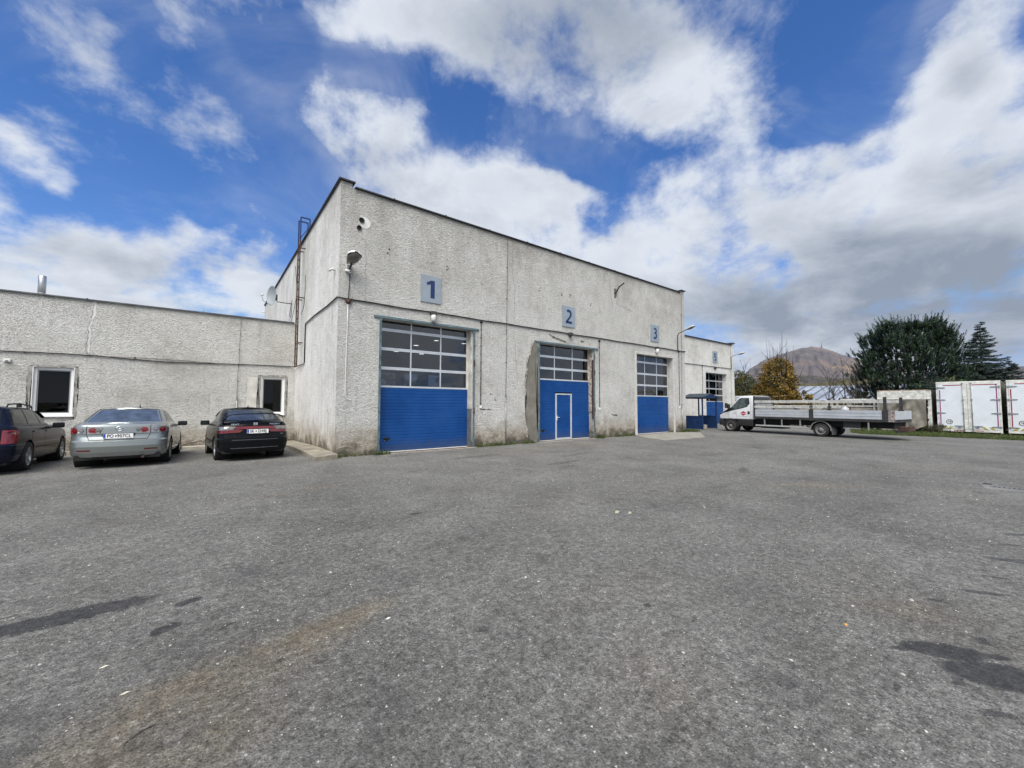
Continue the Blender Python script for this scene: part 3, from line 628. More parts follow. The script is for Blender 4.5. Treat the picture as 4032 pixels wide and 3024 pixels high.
# ------------------------------------------------------------------ left wing
WY, WZ = 6.75, 4.95
wing = empty('left_wing', (0, WY, 0), 0, 'low pale stucco wing with two white windows behind the parked cars', 'building')
W1 = (-7.32, -6.41, 1.12, 2.68); W2 = (-1.24, -.38, 1.09, 2.64)
def rel(o): o.location.y -= WY; return o
def wpart(mb, name, m, recalc=True): return rel(mb.build(name, m, wing, recalc=recalc))
mb = MB(); wall(mb, -46, -.001, -.5, WZ, [W1, W2], WY, .3); wpart(mb, 'front_wall', [M_wing, M_dark], False)
mb = MB(); mb.box(-46, -.001, WY+.301, 19, WZ-.3, WZ-.02); wpart(mb, 'roof', M_coping_l)
wpart(MB().box(-46.3, -46.001, WY, 19, -.5, WZ), 'side_wall', M_wing); wpart(MB().box(-46, -.001, 18.7, 19, -.5, WZ-.31), 'back_wall', M_wing)
for x0 in [-46+3.06*i for i in range(15)]:
    o = wpart(MB().box(x0+.003, min(x0+3.057, -.005), WY-.06, WY+.34, WZ+.002, WZ+.045), 'coping', M_coping_l)
    wpart(MB().box(x0-.02, x0+.02, WY-.07, WY+.35, WZ+.047, WZ+.066), 'coping_seam', M_coping_l)
for k, h in enumerate((W1, W2)):
    x0, x1, z0, z1 = h; yy = WY+.10
    f = .09
    win = empty('window', (0, 0, 0)); win.parent = wing; rel(win); win['label'] = ['white plastic window behind the blue and silver cars', 'narrow white plastic window behind the black car'][k]
    def p_(mb, n, m): return mb.build(n, m, win)
    mb = MB(); mb.box(x0, x0+f, yy-.03, yy+.05, z0, z1); mb.box(x1-f, x1, yy-.03, yy+.05, z0, z1); mb.box(x0+f, x1-f, yy-.03, yy+.05, z0, z0+f); mb.box(x0+f, x1-f, yy-.03, yy+.05, z1-f, z1); bevel(p_(mb, 'frame', M_white), .006, 2)
    g = f+.004; mb = MB(); s2 = .026
    mb.box(x0+g, x0+g+s2, yy-.012, yy+.03, z0+g, z1-g); mb.box(x1-g-s2, x1-g, yy-.012, yy+.03, z0+g, z1-g); mb.box(x0+g+s2, x1-g-s2, yy-.012, yy+.03, z0+g, z0+g+s2); mb.box(x0+g+s2, x1-g-s2, yy-.012, yy+.03, z1-g-s2, z1-g); p_(mb, 'sash', mat('sash_grey', base=(.25, .26, .27), rough=.4))
    p_(MB().box(x0+g+s2, x1-g-s2, yy+.004, yy+.010, z0+g+s2, z1-g-s2), 'pane', M_winglass)
    mb = MB(); zz = z0+.13
    while zz < z1-.12: mb.add([(x0+g+s2, yy+.035, zz), (x1-g-s2, yy+.035, zz), (x1-g-s2, yy+.05, zz+.02), (x0+g+s2, yy+.05, zz+.02)], [(0, 1, 2, 3)]); zz += .024
    tag(p_(mb, 'blind', M_blind), kind='stuff'); p_(MB().box(x0+.1, x1-.1, yy+.1, yy+.12, z0+.05, z1-.05), 'back_board', M_dark)
    p_(MB().box(x0-.02, x1+.02, WY-.045, yy-.031, z0-.03, z0+.004), 'sill', M_white)
    p_(MB().box(x0+.002, x0+.02, WY-.006, yy-.032, z0+.005, z1-.002), 'reveal', M_white); p_(MB().box(x1-.02, x1-.002, WY-.006, yy-.032, z0+.005, z1-.002), 'reveal', M_white)
    m_ = mat('window_plaster', base=(.30, .29, .265), vary=.3, vscale=6); w_ = .095
    for j, pts in enumerate([[(x0-w_, z0-.1), (x0-.004, z0-.1), (x0-.004, z1+.02), (x0-w_, z1+.05)], [(x1+.004, z0-.1), (x1+w_, z0-.05), (x1+w_*.9, z1+.05), (x1+.004, z1+.03)], [(x0-.05, z1+.004), (x1+.05, z1+.004), (x1+.04, z1+.08), (x0-.02, z1+.06)], [(x0-.02, z0-.16), (x1+.06, z0-.14), (x1+.02, z0-.036), (x0+.02, z0-.036)]]):
        o = patch_on_wall('plaster_edge', pts, WY, m_, wing, amp=.022, seed=20+j+7*k, proud=.0015); rel(o)
rel(patch_on_wall('repaired_plaster', [(-4.66, 1.15), (-2.87, 1.15), (-2.87, 2.0), (-4.64, 2.05)], WY, mat('repair_stucco', stucco_fn(tone=.96, base_z=-.15)), wing, amp=.006, seed=9, proud=.0015))
rel(patch_on_wall('repaired_plaster', [(-1.72, 1.2), (-1.36, 1.15), (-1.36, 2.6), (-1.70, 2.62)], WY, mat('repair_pale', base=(.55, .54, .50), vary=.15), wing, amp=.008, seed=8, proud=.002))
rel(crack(wing, [(-6.03, 4.94), (-6.02, 4.6), (-6.1, 4.3), (-6.13, 3.9), (-6.12, 3.2)], WY, .07, 13, m=M_fill, name='crack_filling')); rel(crack(wing, [(-6.07, 4.6), (-6.16, 4.0), (-6.18, 3.2), (-6.15, 2.9)], WY, .014, 14))
rel(crack(wing, [(-3.5, .08), (-3.1, .12), (-2.7, .02)], WY, .05, 15))
kb = empty('wing_plinth_kerb', (0, 0, 0), 0, 'low broken concrete kerb at the foot of the wing wall behind the cars', 'kerb')
r2 = random.Random(5); x = -30.0
while x < -.7:
    L = r2.uniform(.8, 1.6); x1 = min(x+L, -.62); zt = -.015+r2.uniform(-.015, .015)+(.04 if x > -2.9 else 0)
    o = MB().box(x+.008, x1-.008, WY-.30+r2.uniform(-.02, .02), WY-.002, -.4, zt).build('kerb_stone', M_concrete, kb); bevel(o, .02, 2); x = x1

# ------------------------------------------------------------------ right annex with door 5
AY, AX, AZ = 3.3, 33.1, 6.66
ann = empty('right_annex', (0, 0, 0), 0, 'lower pale annex at the right with blue door 5', 'building')
D5 = (28.12, 31.66, -.2, 4.10)
mb = MB(); wall(mb, HX+.001, AX, -.4, AZ, [D5], AY, .34); mb.build('front_wall', [M_annex, M_dark], ann, recalc=False)
MB().box(AX-.3, AX-.001, AY+.341, 18, -.4, AZ).build('side_wall', M_annex, ann); MB().box(HX+.002, AX-.31, AY+.345, 18, AZ-.3, AZ-.05).build('roof', M_coping_l, ann)
MB().box(AX-.32, AX, AY, 18, AZ+.001, AZ+.17).build('gable_parapet', M_annex, ann)
coping('coping', AX-.40, AX+.10, AY-.1, 18, AZ+.172, .06, M_coping, ann); coping('coping', HX+.003, AX-.402, AY-.09, AY+.36, AZ+.002, .07, M_coping, ann)
MB().box(HX+.3, AX-.31, 7.5, 7.8, -.3, AZ-.31).build('inner_wall', M_dark, ann)
d5 = garage_door(ann, 28.13, 31.65, AY+.32, 1.79, [2.33, 2.86, 3.50], 4.25, 'blue sectional door 5 with glazed top, behind the shelter', handle=None, z0=-.06)
for (a, b2, c, d) in [(27.75, 28.115, -.1, 4.101), (31.665, 31.95, -.1, 4.101), (27.75, 31.95, 4.103, 4.33)]: MB().box(a, b2, AY-.025, AY+.06, c, d).build('door_surround', mat('surround_pale', base=(.62, .62, .60), vary=.1), ann)
MB().box(27.9, 31.9, AY-.2, AY+.3, -.3, -.06).build('threshold', M_concrete, ann)
crack(ann, [(25.9, 6.1), (26.2, 5.0), (26.3, 3.6), (26.6, 2.3)], AY, .05, 30, m=M_fill, name='crack_filling'); crack(ann, [(25.0, 6.25), (26.2, 6.18), (26.9, 6.15)], AY, .06, 31, m=M_fill, name='crack_filling')

# ------------------------------------------------------------------ number signs
def digit(ch, w=.40, h=.62, t=.13):
    """bold humanist digits as filled outlines (x right, z up, centred)"""
    def arc(cx, cz, rx, rz, a0, a1, n=14): return [(cx+rx*math.cos(R(a0+(a1-a0)*i/n)), cz+rz*math.sin(R(a0+(a1-a0)*i/n))) for i in range(n+1)]
    if ch == '1': return [[(-.02, -.30), (.13, -.30), (.13, .30), (.0, .30), (-.17, .21), (-.15, .13), (-.02, .17)]]
    def stroke(P, wd):
        L, Rr = [], []
        for i, p in enumerate(P):
            a, b2 = P[max(i-1, 0)], P[min(i+1, len(P)-1)]; d = Vector((b2[0]-a[0], b2[1]-a[1])).normalized(); w_ = wd(i/(len(P)-1))/2
            L.append((p[0]-d.y*w_, p[1]+d.x*w_)); Rr.append((p[0]+d.y*w_, p[1]-d.x*w_))
        return [(L[i], L[i+1], Rr[i+1], Rr[i]) for i in range(len(P)-1)]
    if ch == '2': return stroke(arc(-.02, .12, .145, .14, 130, -35, 14)+[(.03, -.06), (-.06, -.15), (-.13, -.235)], lambda s: .10+.012*math.sin(s*5))+[[(-.19, -.30), (.19, -.30), (.19, -.20), (-.19, -.20)]]
    if ch == '3': return stroke(arc(-.02, .14, .135, .12, 125, -75, 14), lambda s: .10)+stroke(arc(-.03, -.11, .16, .145, 78, -125, 14), lambda s: .105)+[[(-.06, -.02), (.04, -.03), (.04, .07), (-.06, .06)]]
    if ch == '5': return [[(-.15, .30), (.15, .30), (.15, .20), (-.06, .20), (-.065, .02), (-.155, .0)]]+stroke(arc(-.02, -.10, .145, .15, 118, -125, 16), lambda s: .105)
def number_sign(ch, x, z, w, h, y, label):
    t = empty('number_sign', (x, y, z), 0, label, 'sign', 'door number signs on the front walls')
    o = MB().box(-w/2, w/2, -.028, -.012, -h/2, h/2).build('board', M_signbg, t); bevel(o, .003, 1)
    mb = MB()
    for poly in digit(ch): mb.prism([(px, pz) for px, pz in poly], 'y', -.0335, -.0285)
    mb.build('digit', M_signno, t)
    mb = MB()
    for sx_ in (-1, 1):
        for sz_ in (-1, 1): mb.box(sx_*(w/2-.06)-.015, sx_*(w/2-.06)+.015, -.0118, 0, sz_*(h/2-.06)-.015, sz_*(h/2-.06)+.015)
    mb.build('spacers', M_galv, t)
number_sign('1', 2.95, 5.42, .75, .92, 0, 'grey-blue board with a dark blue 1 above the first door'); number_sign('2', 9.54, 5.39, .79, .92, 0, 'grey-blue board with a dark blue 2 above the second door')
number_sign('3', 16.11, 5.38, .77, .92, 0, 'grey-blue board with a dark blue 3 above the third door'); number_sign('5', 29.71, 5.41, .79, .95, AY, 'grey-blue board with a dark blue 5 on the annex')

# ------------------------------------------------------------------ cables, wires, conduits
def cable(name, pts, r, m, label, cat, n=6, clips=None, group=None):
    t = empty(name, pts[0], 0, label, cat, group); P = [tuple(Vector(p)-Vector(pts[0])) for p in pts]
    MB().tube(P, r, n).build('line', m, t)
    if clips:
        for c in clips:
            q = Vector(c)-Vector(pts[0]); MB().box(q.x-.022, q.x+.022, q.y-.02, q.y+.03, q.z-.018, q.z+.018).build('clip', m, t)
    return t
hc = [(-.03, 4.70, 3.10), (-.03, 4.69, 4.62), (-.03, 3.0, 4.66), (-.03, 1.2, 4.63), (-.03, -.03, 4.66)]+[(x, -.03, 4.64+.012*math.sin(x*2.3)) for x in (.3, 1, 2, 3, 4, 5, 6, 7, 8, 9, 10, 11, 12, 13, 14, 15, 16, 17, 18.3, 19.2)]
cable('power_cable', hc, .022, M_cable, 'black power cable that runs round the hall corner above the three doors', 'cable', clips=[(x+.4, -.03, 4.64) for x in range(1, 18, 1)])
cable('power_cable', [(x, WY-.03, z) for x, z in ((-30, 3.13), (-16, 3.12), (-8, 3.11), (-6.6, 3.13), (-5.8, 3.11), (-5.0, 3.06), (-4.2, 3.03), (-3.2, 3.05), (-2, 3.08), (-1, 3.10), (-.2, 3.10))]+[(-.05, 6.5, 3.08), (-.03, 4.75, 3.08)], .018, M_cable, 'black cable sagging along the low wing wall above the windows', 'cable', clips=[(x, WY-.03, 3.12) for x in (-7.5, -6.1, -5.0)])
cable('power_cable', [(x, AY-.03, 4.62) for x in (19.3, 22, 25, 28, 30, 32.6)], .02, M_cable, 'black cable along the annex wall below the 5', 'cable')
cable('old_wire', [(x, WY-.02, z) for x, z in ((-5.6, 3.12), (-4.6, 3.13), (-3.6, 3.11), (-2.6, 3.07))], .007, M_rust, 'thin pinkish wire lifting above the cable on the wing wall', 'wire')
def conductor(x, y, ztop, zpipe, label, dx=0):
    t = empty('lightning_conductor', (x, y, gz(y)), 0, label, 'wire', 'lightning conductors on the walls')
    r = random.Random(int(x*10)); z = ztop; pts = []
    while z > zpipe: pts.append((r.uniform(-.012, .012)+dx*(ztop-z)/(ztop-zpipe), -.045, z)); z -= .35
    pts.append((dx, -.04, zpipe)); MB().tube(pts, .008, 6).build('wire', mat('dull_wire', base=(.09, .085, .08), rough=.6, metal=.4), t)
    for k in range(1, 5):
        z = zpipe+(ztop-zpipe)*k/5; MB().bar((dx*(1-k/5), .0, z), (dx*(1-k/5), -.06, z), .022).build('clip', M_dark, t)
    MB().tube([(dx, -.04, zpipe-.16), (dx, -.04, -.02)], .019, 8).build('ground_pipe', M_galv, t); MB().box(dx-.03, dx+.03, -.06, -.02, zpipe-.12, zpipe+.0).build('clamp', M_galv, t)
    for z in (zpipe*.25, zpipe*.85): MB().bar((dx, 0, z), (dx, -.055, z), .05, .02).build('bracket', M_dark, t)
conductor(6.17, 0, 8.1, 1.92, 'thin wire and grey pipe down the wall between doors 1 and 2', dx=-.06); conductor(18.80, 0, 8.05, 1.6, 'thin wire and brown pipe down the far corner of the hall', dx=-.12)
conductor(-1.98, WY, 5.05, 1.95, 'thin wire and greenish pipe down the wing wall behind the black car', dx=-.04); conductor(32.4, AY, 6.7, 1.5, 'thin wire down the right end of the annex beside the lamp')
def drop(x, y, ztop, zbot, label, tip=M_white):
    t = empty('switch_drop', (x, y, 0), 0, label, 'cable', 'cable drops ending in small switches')
    MB().lathe([(0, -.05), (.055, -.05), (.06, 0)], (0, 0, ztop), 'y', 14).build('junction_box', M_cable, t)
    MB().tube([(0, -.02, ztop), (.0, -.02, zbot+.05)], .013, 6).build('line', M_cable, t); MB().box(-.03, .03, -.05, 0, zbot-.05, zbot+.05).build('switch', tip, t)
    z = ztop-.3
    while z > zbot+.1: MB().box(-.02, .02, -.035, 0, z-.012, z+.012).build('clip', M_cable, t); z -= .3
drop(4.98, 0, 4.58, 1.45, 'black cable dropping to a white switch right of door 1'); drop(11.56, 0, 4.52, 1.36, 'black cable dropping to a switch right of door 2'); drop(18.47, 0, 4.6, 1.42, 'black cable dropping to a white switch near the far hall corner'); drop(27.6, AY, 4.57, 1.45, 'black cable dropping down left of door 5')
t = empty('white_conduit', (.27, 0, 0), 0, 'slack white cable hanging down the wall left of door 1', 'cable')
MB().tube([(0, -.025, 4.5), (.005, -.025, 4.0), (-.01, -.025, 3.2), (-.015, -.025, 2.4), (-.02, -.025, 1.95), (-.01, -.025, 1.80), (.03, -.03, 1.70), (.10, -.03, 1.67), (.16, -.05, 1.67)], .012, 8).build('line', M_lampw, t)
MB().box(-.03, .03, -.03, 0, 4.44, 4.50).build('clip', M_lampw, t)
# ------------------------------------------------------------------ wall lamps
def street_head(t, base, tip, w=.12, dark=False):
    b0, t0 = Vector(base), Vector(tip); d = (t0-b0); L = d.length; d.normalize(); sd = d.cross(Vector((0, 0, 1))).normalized(); up = sd.cross(d)
    n = 12; rings = 9; vs = []; fs = []
    for i in range(rings+1):
        s_ = i/rings; wd = w*(.35+.65*math.sin(min(1, s_*1.35)*PI/2))*(1 if s_ < .75 else math.sqrt(max(.0, 1-((s_-.75)/.26)**2))+.02); hh = wd*.75
        for k in range(n+1):
            a = PI*k/n; vs.append(b0+d*L*s_+sd*math.cos(a)*wd+up*math.sin(a)*hh)
    for i in range(rings):
        for k in range(n): fs.append((i*(n+1)+k, i*(n+1)+k+1, (i+1)*(n+1)+k+1, (i+1)*(n+1)+k))
    mb = MB(); mb.add(vs, fs, 0, True); mb.build('hood', M_lampw if w > .18 else M_hood, t)
    vs = []; fs = []                                    # glass bowl below
    for i in range(rings+1):
        s_ = .22+.74*i/rings; q = (i/rings)*2-1; wd = w*.9*math.sqrt(max(0.001, 1-q*q)); hh = wd*.55
        for k in range(n+1):
            a = PI*k/n; vs.append(b0+d*L*s_+sd*math.cos(a)*wd-up*math.sin(a)*hh)
    for i in range(rings):
        for k in range(n): fs.append((i*(n+1)+k, i*(n+1)+k+1, (i+1)*(n+1)+k+1, (i+1)*(n+1)+k))
    mb = MB(); mb.add(vs, fs, 0, True); mb.build('bowl', mat('dirty_bowl', base=(.15, .14, .12), rough=.25), t)
t = empty('wall_lamp', (.28, 0, 5.55), 0, 'big old white wall lamp high on the corner left of door 1', 'lamp', 'street type lamps on the walls')
street_head(t, (0, -.06, .10), (.04, -.62, .34), .20); MB().box(-.06, .06, -.05, -.001, -.12, .12).build('bracket', mat('flaked_white', base=(.5, .49, .46), vary=.5, vscale=20), t); MB().tube([(0, -.05, .0), (.01, -.16, .05), (.01, -.25, .13)], .03, 8).build('arm', M_dark, t)
MB().tube([(.03, -.03, -.1), (.02, -.03, -.5), (0, -.03, -.92)], .012, 6).build('lead', M_cable, t); MB().tube([(-.10, -.03, -.88), (-.08, -.05, -.98), (0, -.06, -1.02), (.08, -.05, -.98), (.1, -.03, -.88)], .010, 6).build('loop', M_cable, t)
MB().lathe([(0, -.07), (.065, -.07), (.075, 0)], (0, 0, -.98), 'y', 14).build('junction_box', M_rust, t)
t = empty('wall_lamp', (18.34, 0, 5.55), 0, 'curved arm lamp at the far end of the hall right of the 3', 'lamp', 'street type lamps on the walls')
MB().tube([(0, -.04, -.95), (0, -.04, -.05), (0, -.10, .06), (.02, -.35, .16), (.02, -.5, .2)], .022, 8).build('arm', M_dark, t); street_head(t, (.02, -.45, .18), (.04, -1.05, .36), .14)
t = empty('wall_lamp', (32.5, AY, 5.5), 0, 'curved arm lamp at the right end of the annex', 'lamp', 'street type lamps on the walls')
MB().tube([(0, -.04, -.85), (0, -.04, .08), (0, -.10, .16), (.03, -.35, .26), (.03, -.5, .3)], .022, 8).build('arm', M_dark, t); street_head(t, (.03, -.42, .27), (.06, -1.1, .40), .15)
t = empty('wall_pipe_bracket', (12.80, 0, 7.1), 0, 'empty dark pipe arm sticking out of the wall above door 3', 'bracket')
MB().tube([(0, .0, -.12), (0, -.10, -.02), (.0, -.22, .16), (.02, -.52, .30)], .035, 10).build('arm', M_dark, t); patch_on_wall('broken_hole', [(-.09, -.35), (.07, -.33), (.09, .12), (-.06, .12)], 0, mat('chip_dark'), t, amp=.03, seed=44, proud=.005)
def bulk_lamp(x, y, z, label, jar=True):
    t = empty('door_lamp', (x, y, z), 0, label, 'lamp', 'small jar lamps above the doors')
    MB().box(-.09, .09, -.15, -.001, -.02, .10).build('housing', M_dark, t)
    if jar:
        o = MB().lathe([(0, 0), (.055, .005), (.08, .03), (.085, .20), (.07, .22)], (0, -.09, -.24), 'z', 18).build('jar', M_lampw, t)
    else: MB().tube([(0, -.09, 0), (0, -.09, -.09)], .035, 8).build('socket', M_cable, t)
bulk_lamp(3.02, 0, 4.56, 'white jar lamp hanging under the 1 above the first door'); bulk_lamp(9.60, 0, 4.58, 'dark lamp base without its jar under the 2', False); bulk_lamp(16.2, 0, 4.56, 'white jar lamp under the 3 above the third door'); bulk_lamp(29.6, AY, 4.48, 'dark lamp base without jar under the 5 on the annex', False)
def camera_unit(loc, aim, label, wallv):
    t = empty('security_camera', loc, 0, label, 'security camera', 'white security cameras on the walls'); a = Vector(aim).normalized()
    MB().tube([Vector((0, 0, 0)), Vector(wallv)*-.06, Vector(wallv)*-.08+Vector((0, 0, .0))], .018, 8).build('bracket', M_lampw, t); c = Vector(wallv)*-.10
    MB().tube([c-a*.08, c+a*.09], .032, 12).build('housing', M_lampw, t); MB().tube([c+a*.09, c+a*.094], .024, 12).build('lens', M_black, t); MB().lathe([(0, -.01), (.04, -.01), (.045, 0)], (0, 0, 0), 'z', 10).build('mount', M_lampw, t)
camera_unit((.22, -.01, 5.47), (.75, -.8, -.25), 'white camera under the big corner lamp facing the yard', (0, 1, 0)); camera_unit((-.01, .42, 5.58), (-.45, .75, -.25), 'white camera on the side wall near the corner', (1, 0, 0)); camera_unit((-.01, 19.1, 7.7), (-1, -.1, -.2), 'tiny white camera at the far end of the side wall', (1, 0, 0))
t = empty('alarm_box', (-7.83, WY, 2.83), 0, 'small white rounded box on the wing wall at the far left', 'sensor'); o = MB().box(-.07, .07, -.07, 0, -.045, .045).build('box', M_lampw, t); bevel(o, .015, 3); MB().box(-.03, .03, -.074, -.069, -.03, .0).build('grille', M_dark, t)
# ------------------------------------------------------------------ roof ladder on the side wall
t = empty('roof_ladder', (-.20, 5.27, 3.0), 0, 'rusty steel ladder with blue top hoop fixed to the side wall', 'ladder')
LW = .42
for dy in (0, LW): MB().bar((0, dy, 0), (0, dy, 5.2), .045, .03).build('rail', M_rust, t)
for dy in (0, LW): MB().bar((0, dy, 5.2), (0, dy, 6.0), .05, .035).build('handrail', M_bluerail, t)
z = .12
while z < 5.2: MB().bar((0, .02, z), (0, LW-.02, z), .022).build('rung', M_rust, t); z += .3
for z in (.95, 2.75, 4.75):
    for dy in (0, LW): MB().bar((0, dy, z), (.20, dy, z), .035).build('wall_bracket', M_rust, t)
for dy in (0, LW):
    MB().bar((0, dy, 6.0), (.33, dy, 6.0), .045).build('hoop_top', M_bluerail, t); MB().bar((.33, dy, 6.0), (.33, dy, 5.27), .045).build('hoop_leg', M_bluerail, t)
MB().bar((0, 0, 5.15), (.33, 0, 5.7), .03).build('brace', M_bluerail, t); MB().bar((.33, 0, 5.75), (.60, 0, 5.72), .03).build('brace', M_bluerail, t)
cable('antenna_cable', [(-.33, 5.35, 7.0), (-.05, 6.6, 6.2), (-.03, 8.2, 5.1)], .010, M_cable, 'slack black antenna cable running from the ladder to the wing roof', 'cable'); 
cable('antenna_cable', [(-.03, 5.0, 6.6), (-.06, 4.75, 6.1), (-.06, 4.9, 5.4), (-.05, 5.5, 5.1)], .010, M_cable, 'looped black cable to the right of the ladder', 'cable')
cable('antenna_cable', [(-.33, 5.9, 5.75), (-.3, 6.4, 5.6), (-.3, 6.7, 5.25), (-.3, 6.3, 5.1), (-.33, 5.9, 5.6)], .010, M_cable, 'small loop of black cable left of the ladder', 'cable')
# ------------------------------------------------------------------ satellite dish
t = empty('satellite_dish', (-.72, 8.2, 6.32), R(20), 'grey satellite dish on an arm from the side wall above the wing roof', 'satellite dish')
mb = MB(); prof = [(0.40*math.sin(a*PI/2/8), -.34*(math.sin(a*PI/2/8)**2)*.35) for a in range(9)]
mb.lathe(prof+[(.405, -.12), (.39, -.10)], (0, 0, 0), 'x', 36); o = mb.build('reflector', mat('dish_grey', base=(.33, .36, .37), rough=.5), t); o.scale = (1, 1, 1.12)
MB().tube([(-.10, 0, -.42), (-.45, 0, -.28), (-.52, 0, -.05)], .013, 8).build('feed_arm', M_galv, t); MB().tube([(-.56, 0, -.05), (-.44, 0, -.02)], .035, 12).build('receiver', M_lampw, t)
MB().box(-.0, .12, -.07, .07, -.15, .1).build('back_plate', M_dark, t); MB().tube([(.10, 0, -.05), (.16, 0, -.2), (.4, -.12, -.22), (.68, -.25, -.22)], .02, 8).build('mount_arm', M_dark, t)
# ------------------------------------------------------------------ chimney on the wing roof
t = empty('chimney_pipe', (-7.74, 9.0, 4.93), 0, 'shiny steel flue pipe on the wing roof at the far left', 'chimney')
MB().lathe([(.095, 0), (.095, .52)], (0, 0, 0), 'z', 24).build('pipe', M_inox, t); MB().lathe([(.0965, .521), (.101, .53), (.101, 1.11), (.093, 1.12), (.085, 1.11), (.085, .9), (0, .9)], (0, 0, 0), 'z', 24).build('cap_section', M_inox, t); MB().lathe([(.13, 0), (.13, .04), (.10, .06)], (0, 0, 0), 'z', 24).build('flange', M_galv, t)

# ------------------------------------------------------------------ vehicles
def paint(name, base, metal=.0, rough=.3, dusty=.45):
    def fn(t, b, pos):
        n = t.noise(pos, 900, 2, .5); d = t.noise(pos, 2.5, 5, .6)
        c = t.mix(t.rng(n, .4, .6, 0, .25 if metal else .08), (*base, 1), tuple(min(1, c*1.35) for c in base)+(1,))
        z = t.sep(pos)[2]
        dust = t.math('MULTIPLY', t.rng(t.math('ADD', z, t.math('MULTIPLY', t.math('SUBTRACT', d, .5), .5)), .75, .12, 0, dusty), 1.0)
        c = t.mix(dust, c, (.12, .11, .095, 1)); t.put(b.inputs['Base Color'], c); t.put(b.inputs['Roughness'], t.math('ADD', t.math('MULTIPLY', dust, .8), rough))
    return mat(name, fn, metal=metal, coat=.8 if metal or dusty > .3 else .05, rough=rough, spec=.5 if dusty > .3 else .12)
P_silver = paint('silver_paint', (.33, .36, .355), .75, .32); P_black = paint('black_paint', (.005, .006, .008), 0, .20, .05); P_blue = paint('dark_blue_paint', (.007, .010, .022), .0, .22, .04); P_white = paint('white_van_paint', (.72, .74, .75), 0, .3)
M_tyre = mat('tyre_rubber', base=(.022, .021, .020), rough=.85, vary=.3, vscale=20); M_rim = mat('alloy_rim', base=(.50, .51, .53), rough=.3, metal=.8, vary=.15); M_rimsteel = mat('steel_rim', base=(.20, .20, .195), rough=.6, metal=.3, vary=.3)
M_trim = mat('black_trim', base=(.018, .018, .019), rough=.55); M_under = mat('underbody', base=(.012, .012, .012), rough=.9)
M_red = mat('red_lamp', base=(.20, .008, .012), rough=.12, coat=1, vary=.25, vscale=30); M_dred = mat('dark_red_lamp', base=(.13, .006, .010), rough=.1, coat=1, vary=.2); M_clear = mat('clear_lamp', base=(.30, .29, .29), rough=.12, metal=.5, coat=1, vary=.2, vscale=25); M_smoke = mat('smoked_lamp', base=(.14, .13, .13), rough=.12, coat=1, vary=.4, vscale=25)
M_chrome = mat('chrome', base=(.75, .76, .78), rough=.12, metal=1); M_plate = mat('plate_white', base=(.74, .74, .73), rough=.35, vary=.02); M_eu = mat('plate_blue', base=(.015, .05, .35), rough=.35); M_ink = mat('plate_ink', base=(.015, .015, .018), rough=.4); M_seam = mat('panel_gap', base=(.006, .006, .006), rough=.9)
def lerp_table(tab, z):
    if z <= tab[0][0]: return tab[0][1:]
    for a, b2 in zip(tab, tab[1:]):
        if z <= b2[0]:
            t = (z-a[0])/(b2[0]-a[0]+1e-9); return tuple(p+(q-p)*t for p, q in zip(a[1:], b2[1:]))
    return tab[-1][1:]
def pw(tab, y):
    if y <= tab[0][0]: return tab[0][1]
    for a, b2 in zip(tab, tab[1:]):
        if y <= b2[0]:
            t = (y-a[0])/(b2[0]-a[0]); t = t*t*(3-2*t) if len(tab) < 0 else t; return a[1]+(b2[1]-a[1])*t
    return tab[-1][1]
class Shell:
    """stack of plan outlines: table rows are (z, half width, rear y, front y)"""
    def __init__(s, tab, rc, bulge_r, bulge_f, zfun=None, nside=56, taper=.05, nz=26):
        s.tab, s.rc, s.br, s.bf, s.zf, s.ns, s.tp, s.nz = tab, rc, bulge_r, bulge_f, zfun or (lambda y, z: z), nside, taper, nz
    def outline(s, z):
        w, yr, yf = lerp_table(s.tab, z); rc = s.rc; P = []
        for i in range(9): x = (w-rc)*i/9; P.append((x, yr+s.br*(x/w)**2))
        y0 = yr+s.br*((w-rc)/w)**2; q = s.br*.25
        for i in range(9): a = PI/2*i/8; P.append((w-rc+rc*math.sin(a), y0+q*math.sin(a)+rc*(1-math.cos(a))))
        ya = y0+q+rc; yb = yf-s.bf*((w-rc)/w)**2-rc-s.bf*.25
        for i in range(1, s.ns): P.append((w, ya+(yb-ya)*i/s.ns))
        for i in range(9): a = PI/2*(1-i/8); P.append((w-rc+rc*math.sin(a), yb+rc*(1-math.sin(a))*0+rc*math.cos(a)*1.0+s.bf*.25*math.cos(a)))
        for i in range(1, 10): x = (w-rc)*(1-i/9); P.append((x, yf-s.bf*(x/w)**2))
        ym = (yr+yf)/2; hf = (yf-yr)/2
        return [(x*(1-s.tp*min(1, abs(y-ym)/hf)**3), y) for x, y in P]
    def zrows(s): a, b2 = s.tab[0][0], s.tab[-1][0]; return sorted(set([a+(b2-a)*i/s.nz for i in range(s.nz+1)]+[r[0] for r in s.tab]))
    def grid(s):
        rows = []
        for z in s.zrows(): rows.append([(x, y, s.zf(y, z)) for x, y in s.outline(z)])
        return rows
    def rear_y(s, x, z):
        P = s.outline(z)[:18]; x = abs(x)
        for a, b2 in zip(P, P[1:]):
            if a[0] <= x <= b2[0]: return a[1]+(b2[1]-a[1])*(x-a[0])/(b2[0]-a[0]+1e-9)
        return P[-1][1]
    def side_x(s, y, z):
        P = s.outline(z)
        for a, b2 in zip(P[9:], P[10:]):
            if a[1] <= y <= b2[1]: return a[0]+(b2[0]-a[0])*(y-a[1])/(b2[1]-a[1]+1e-9)
        return P[20][0]
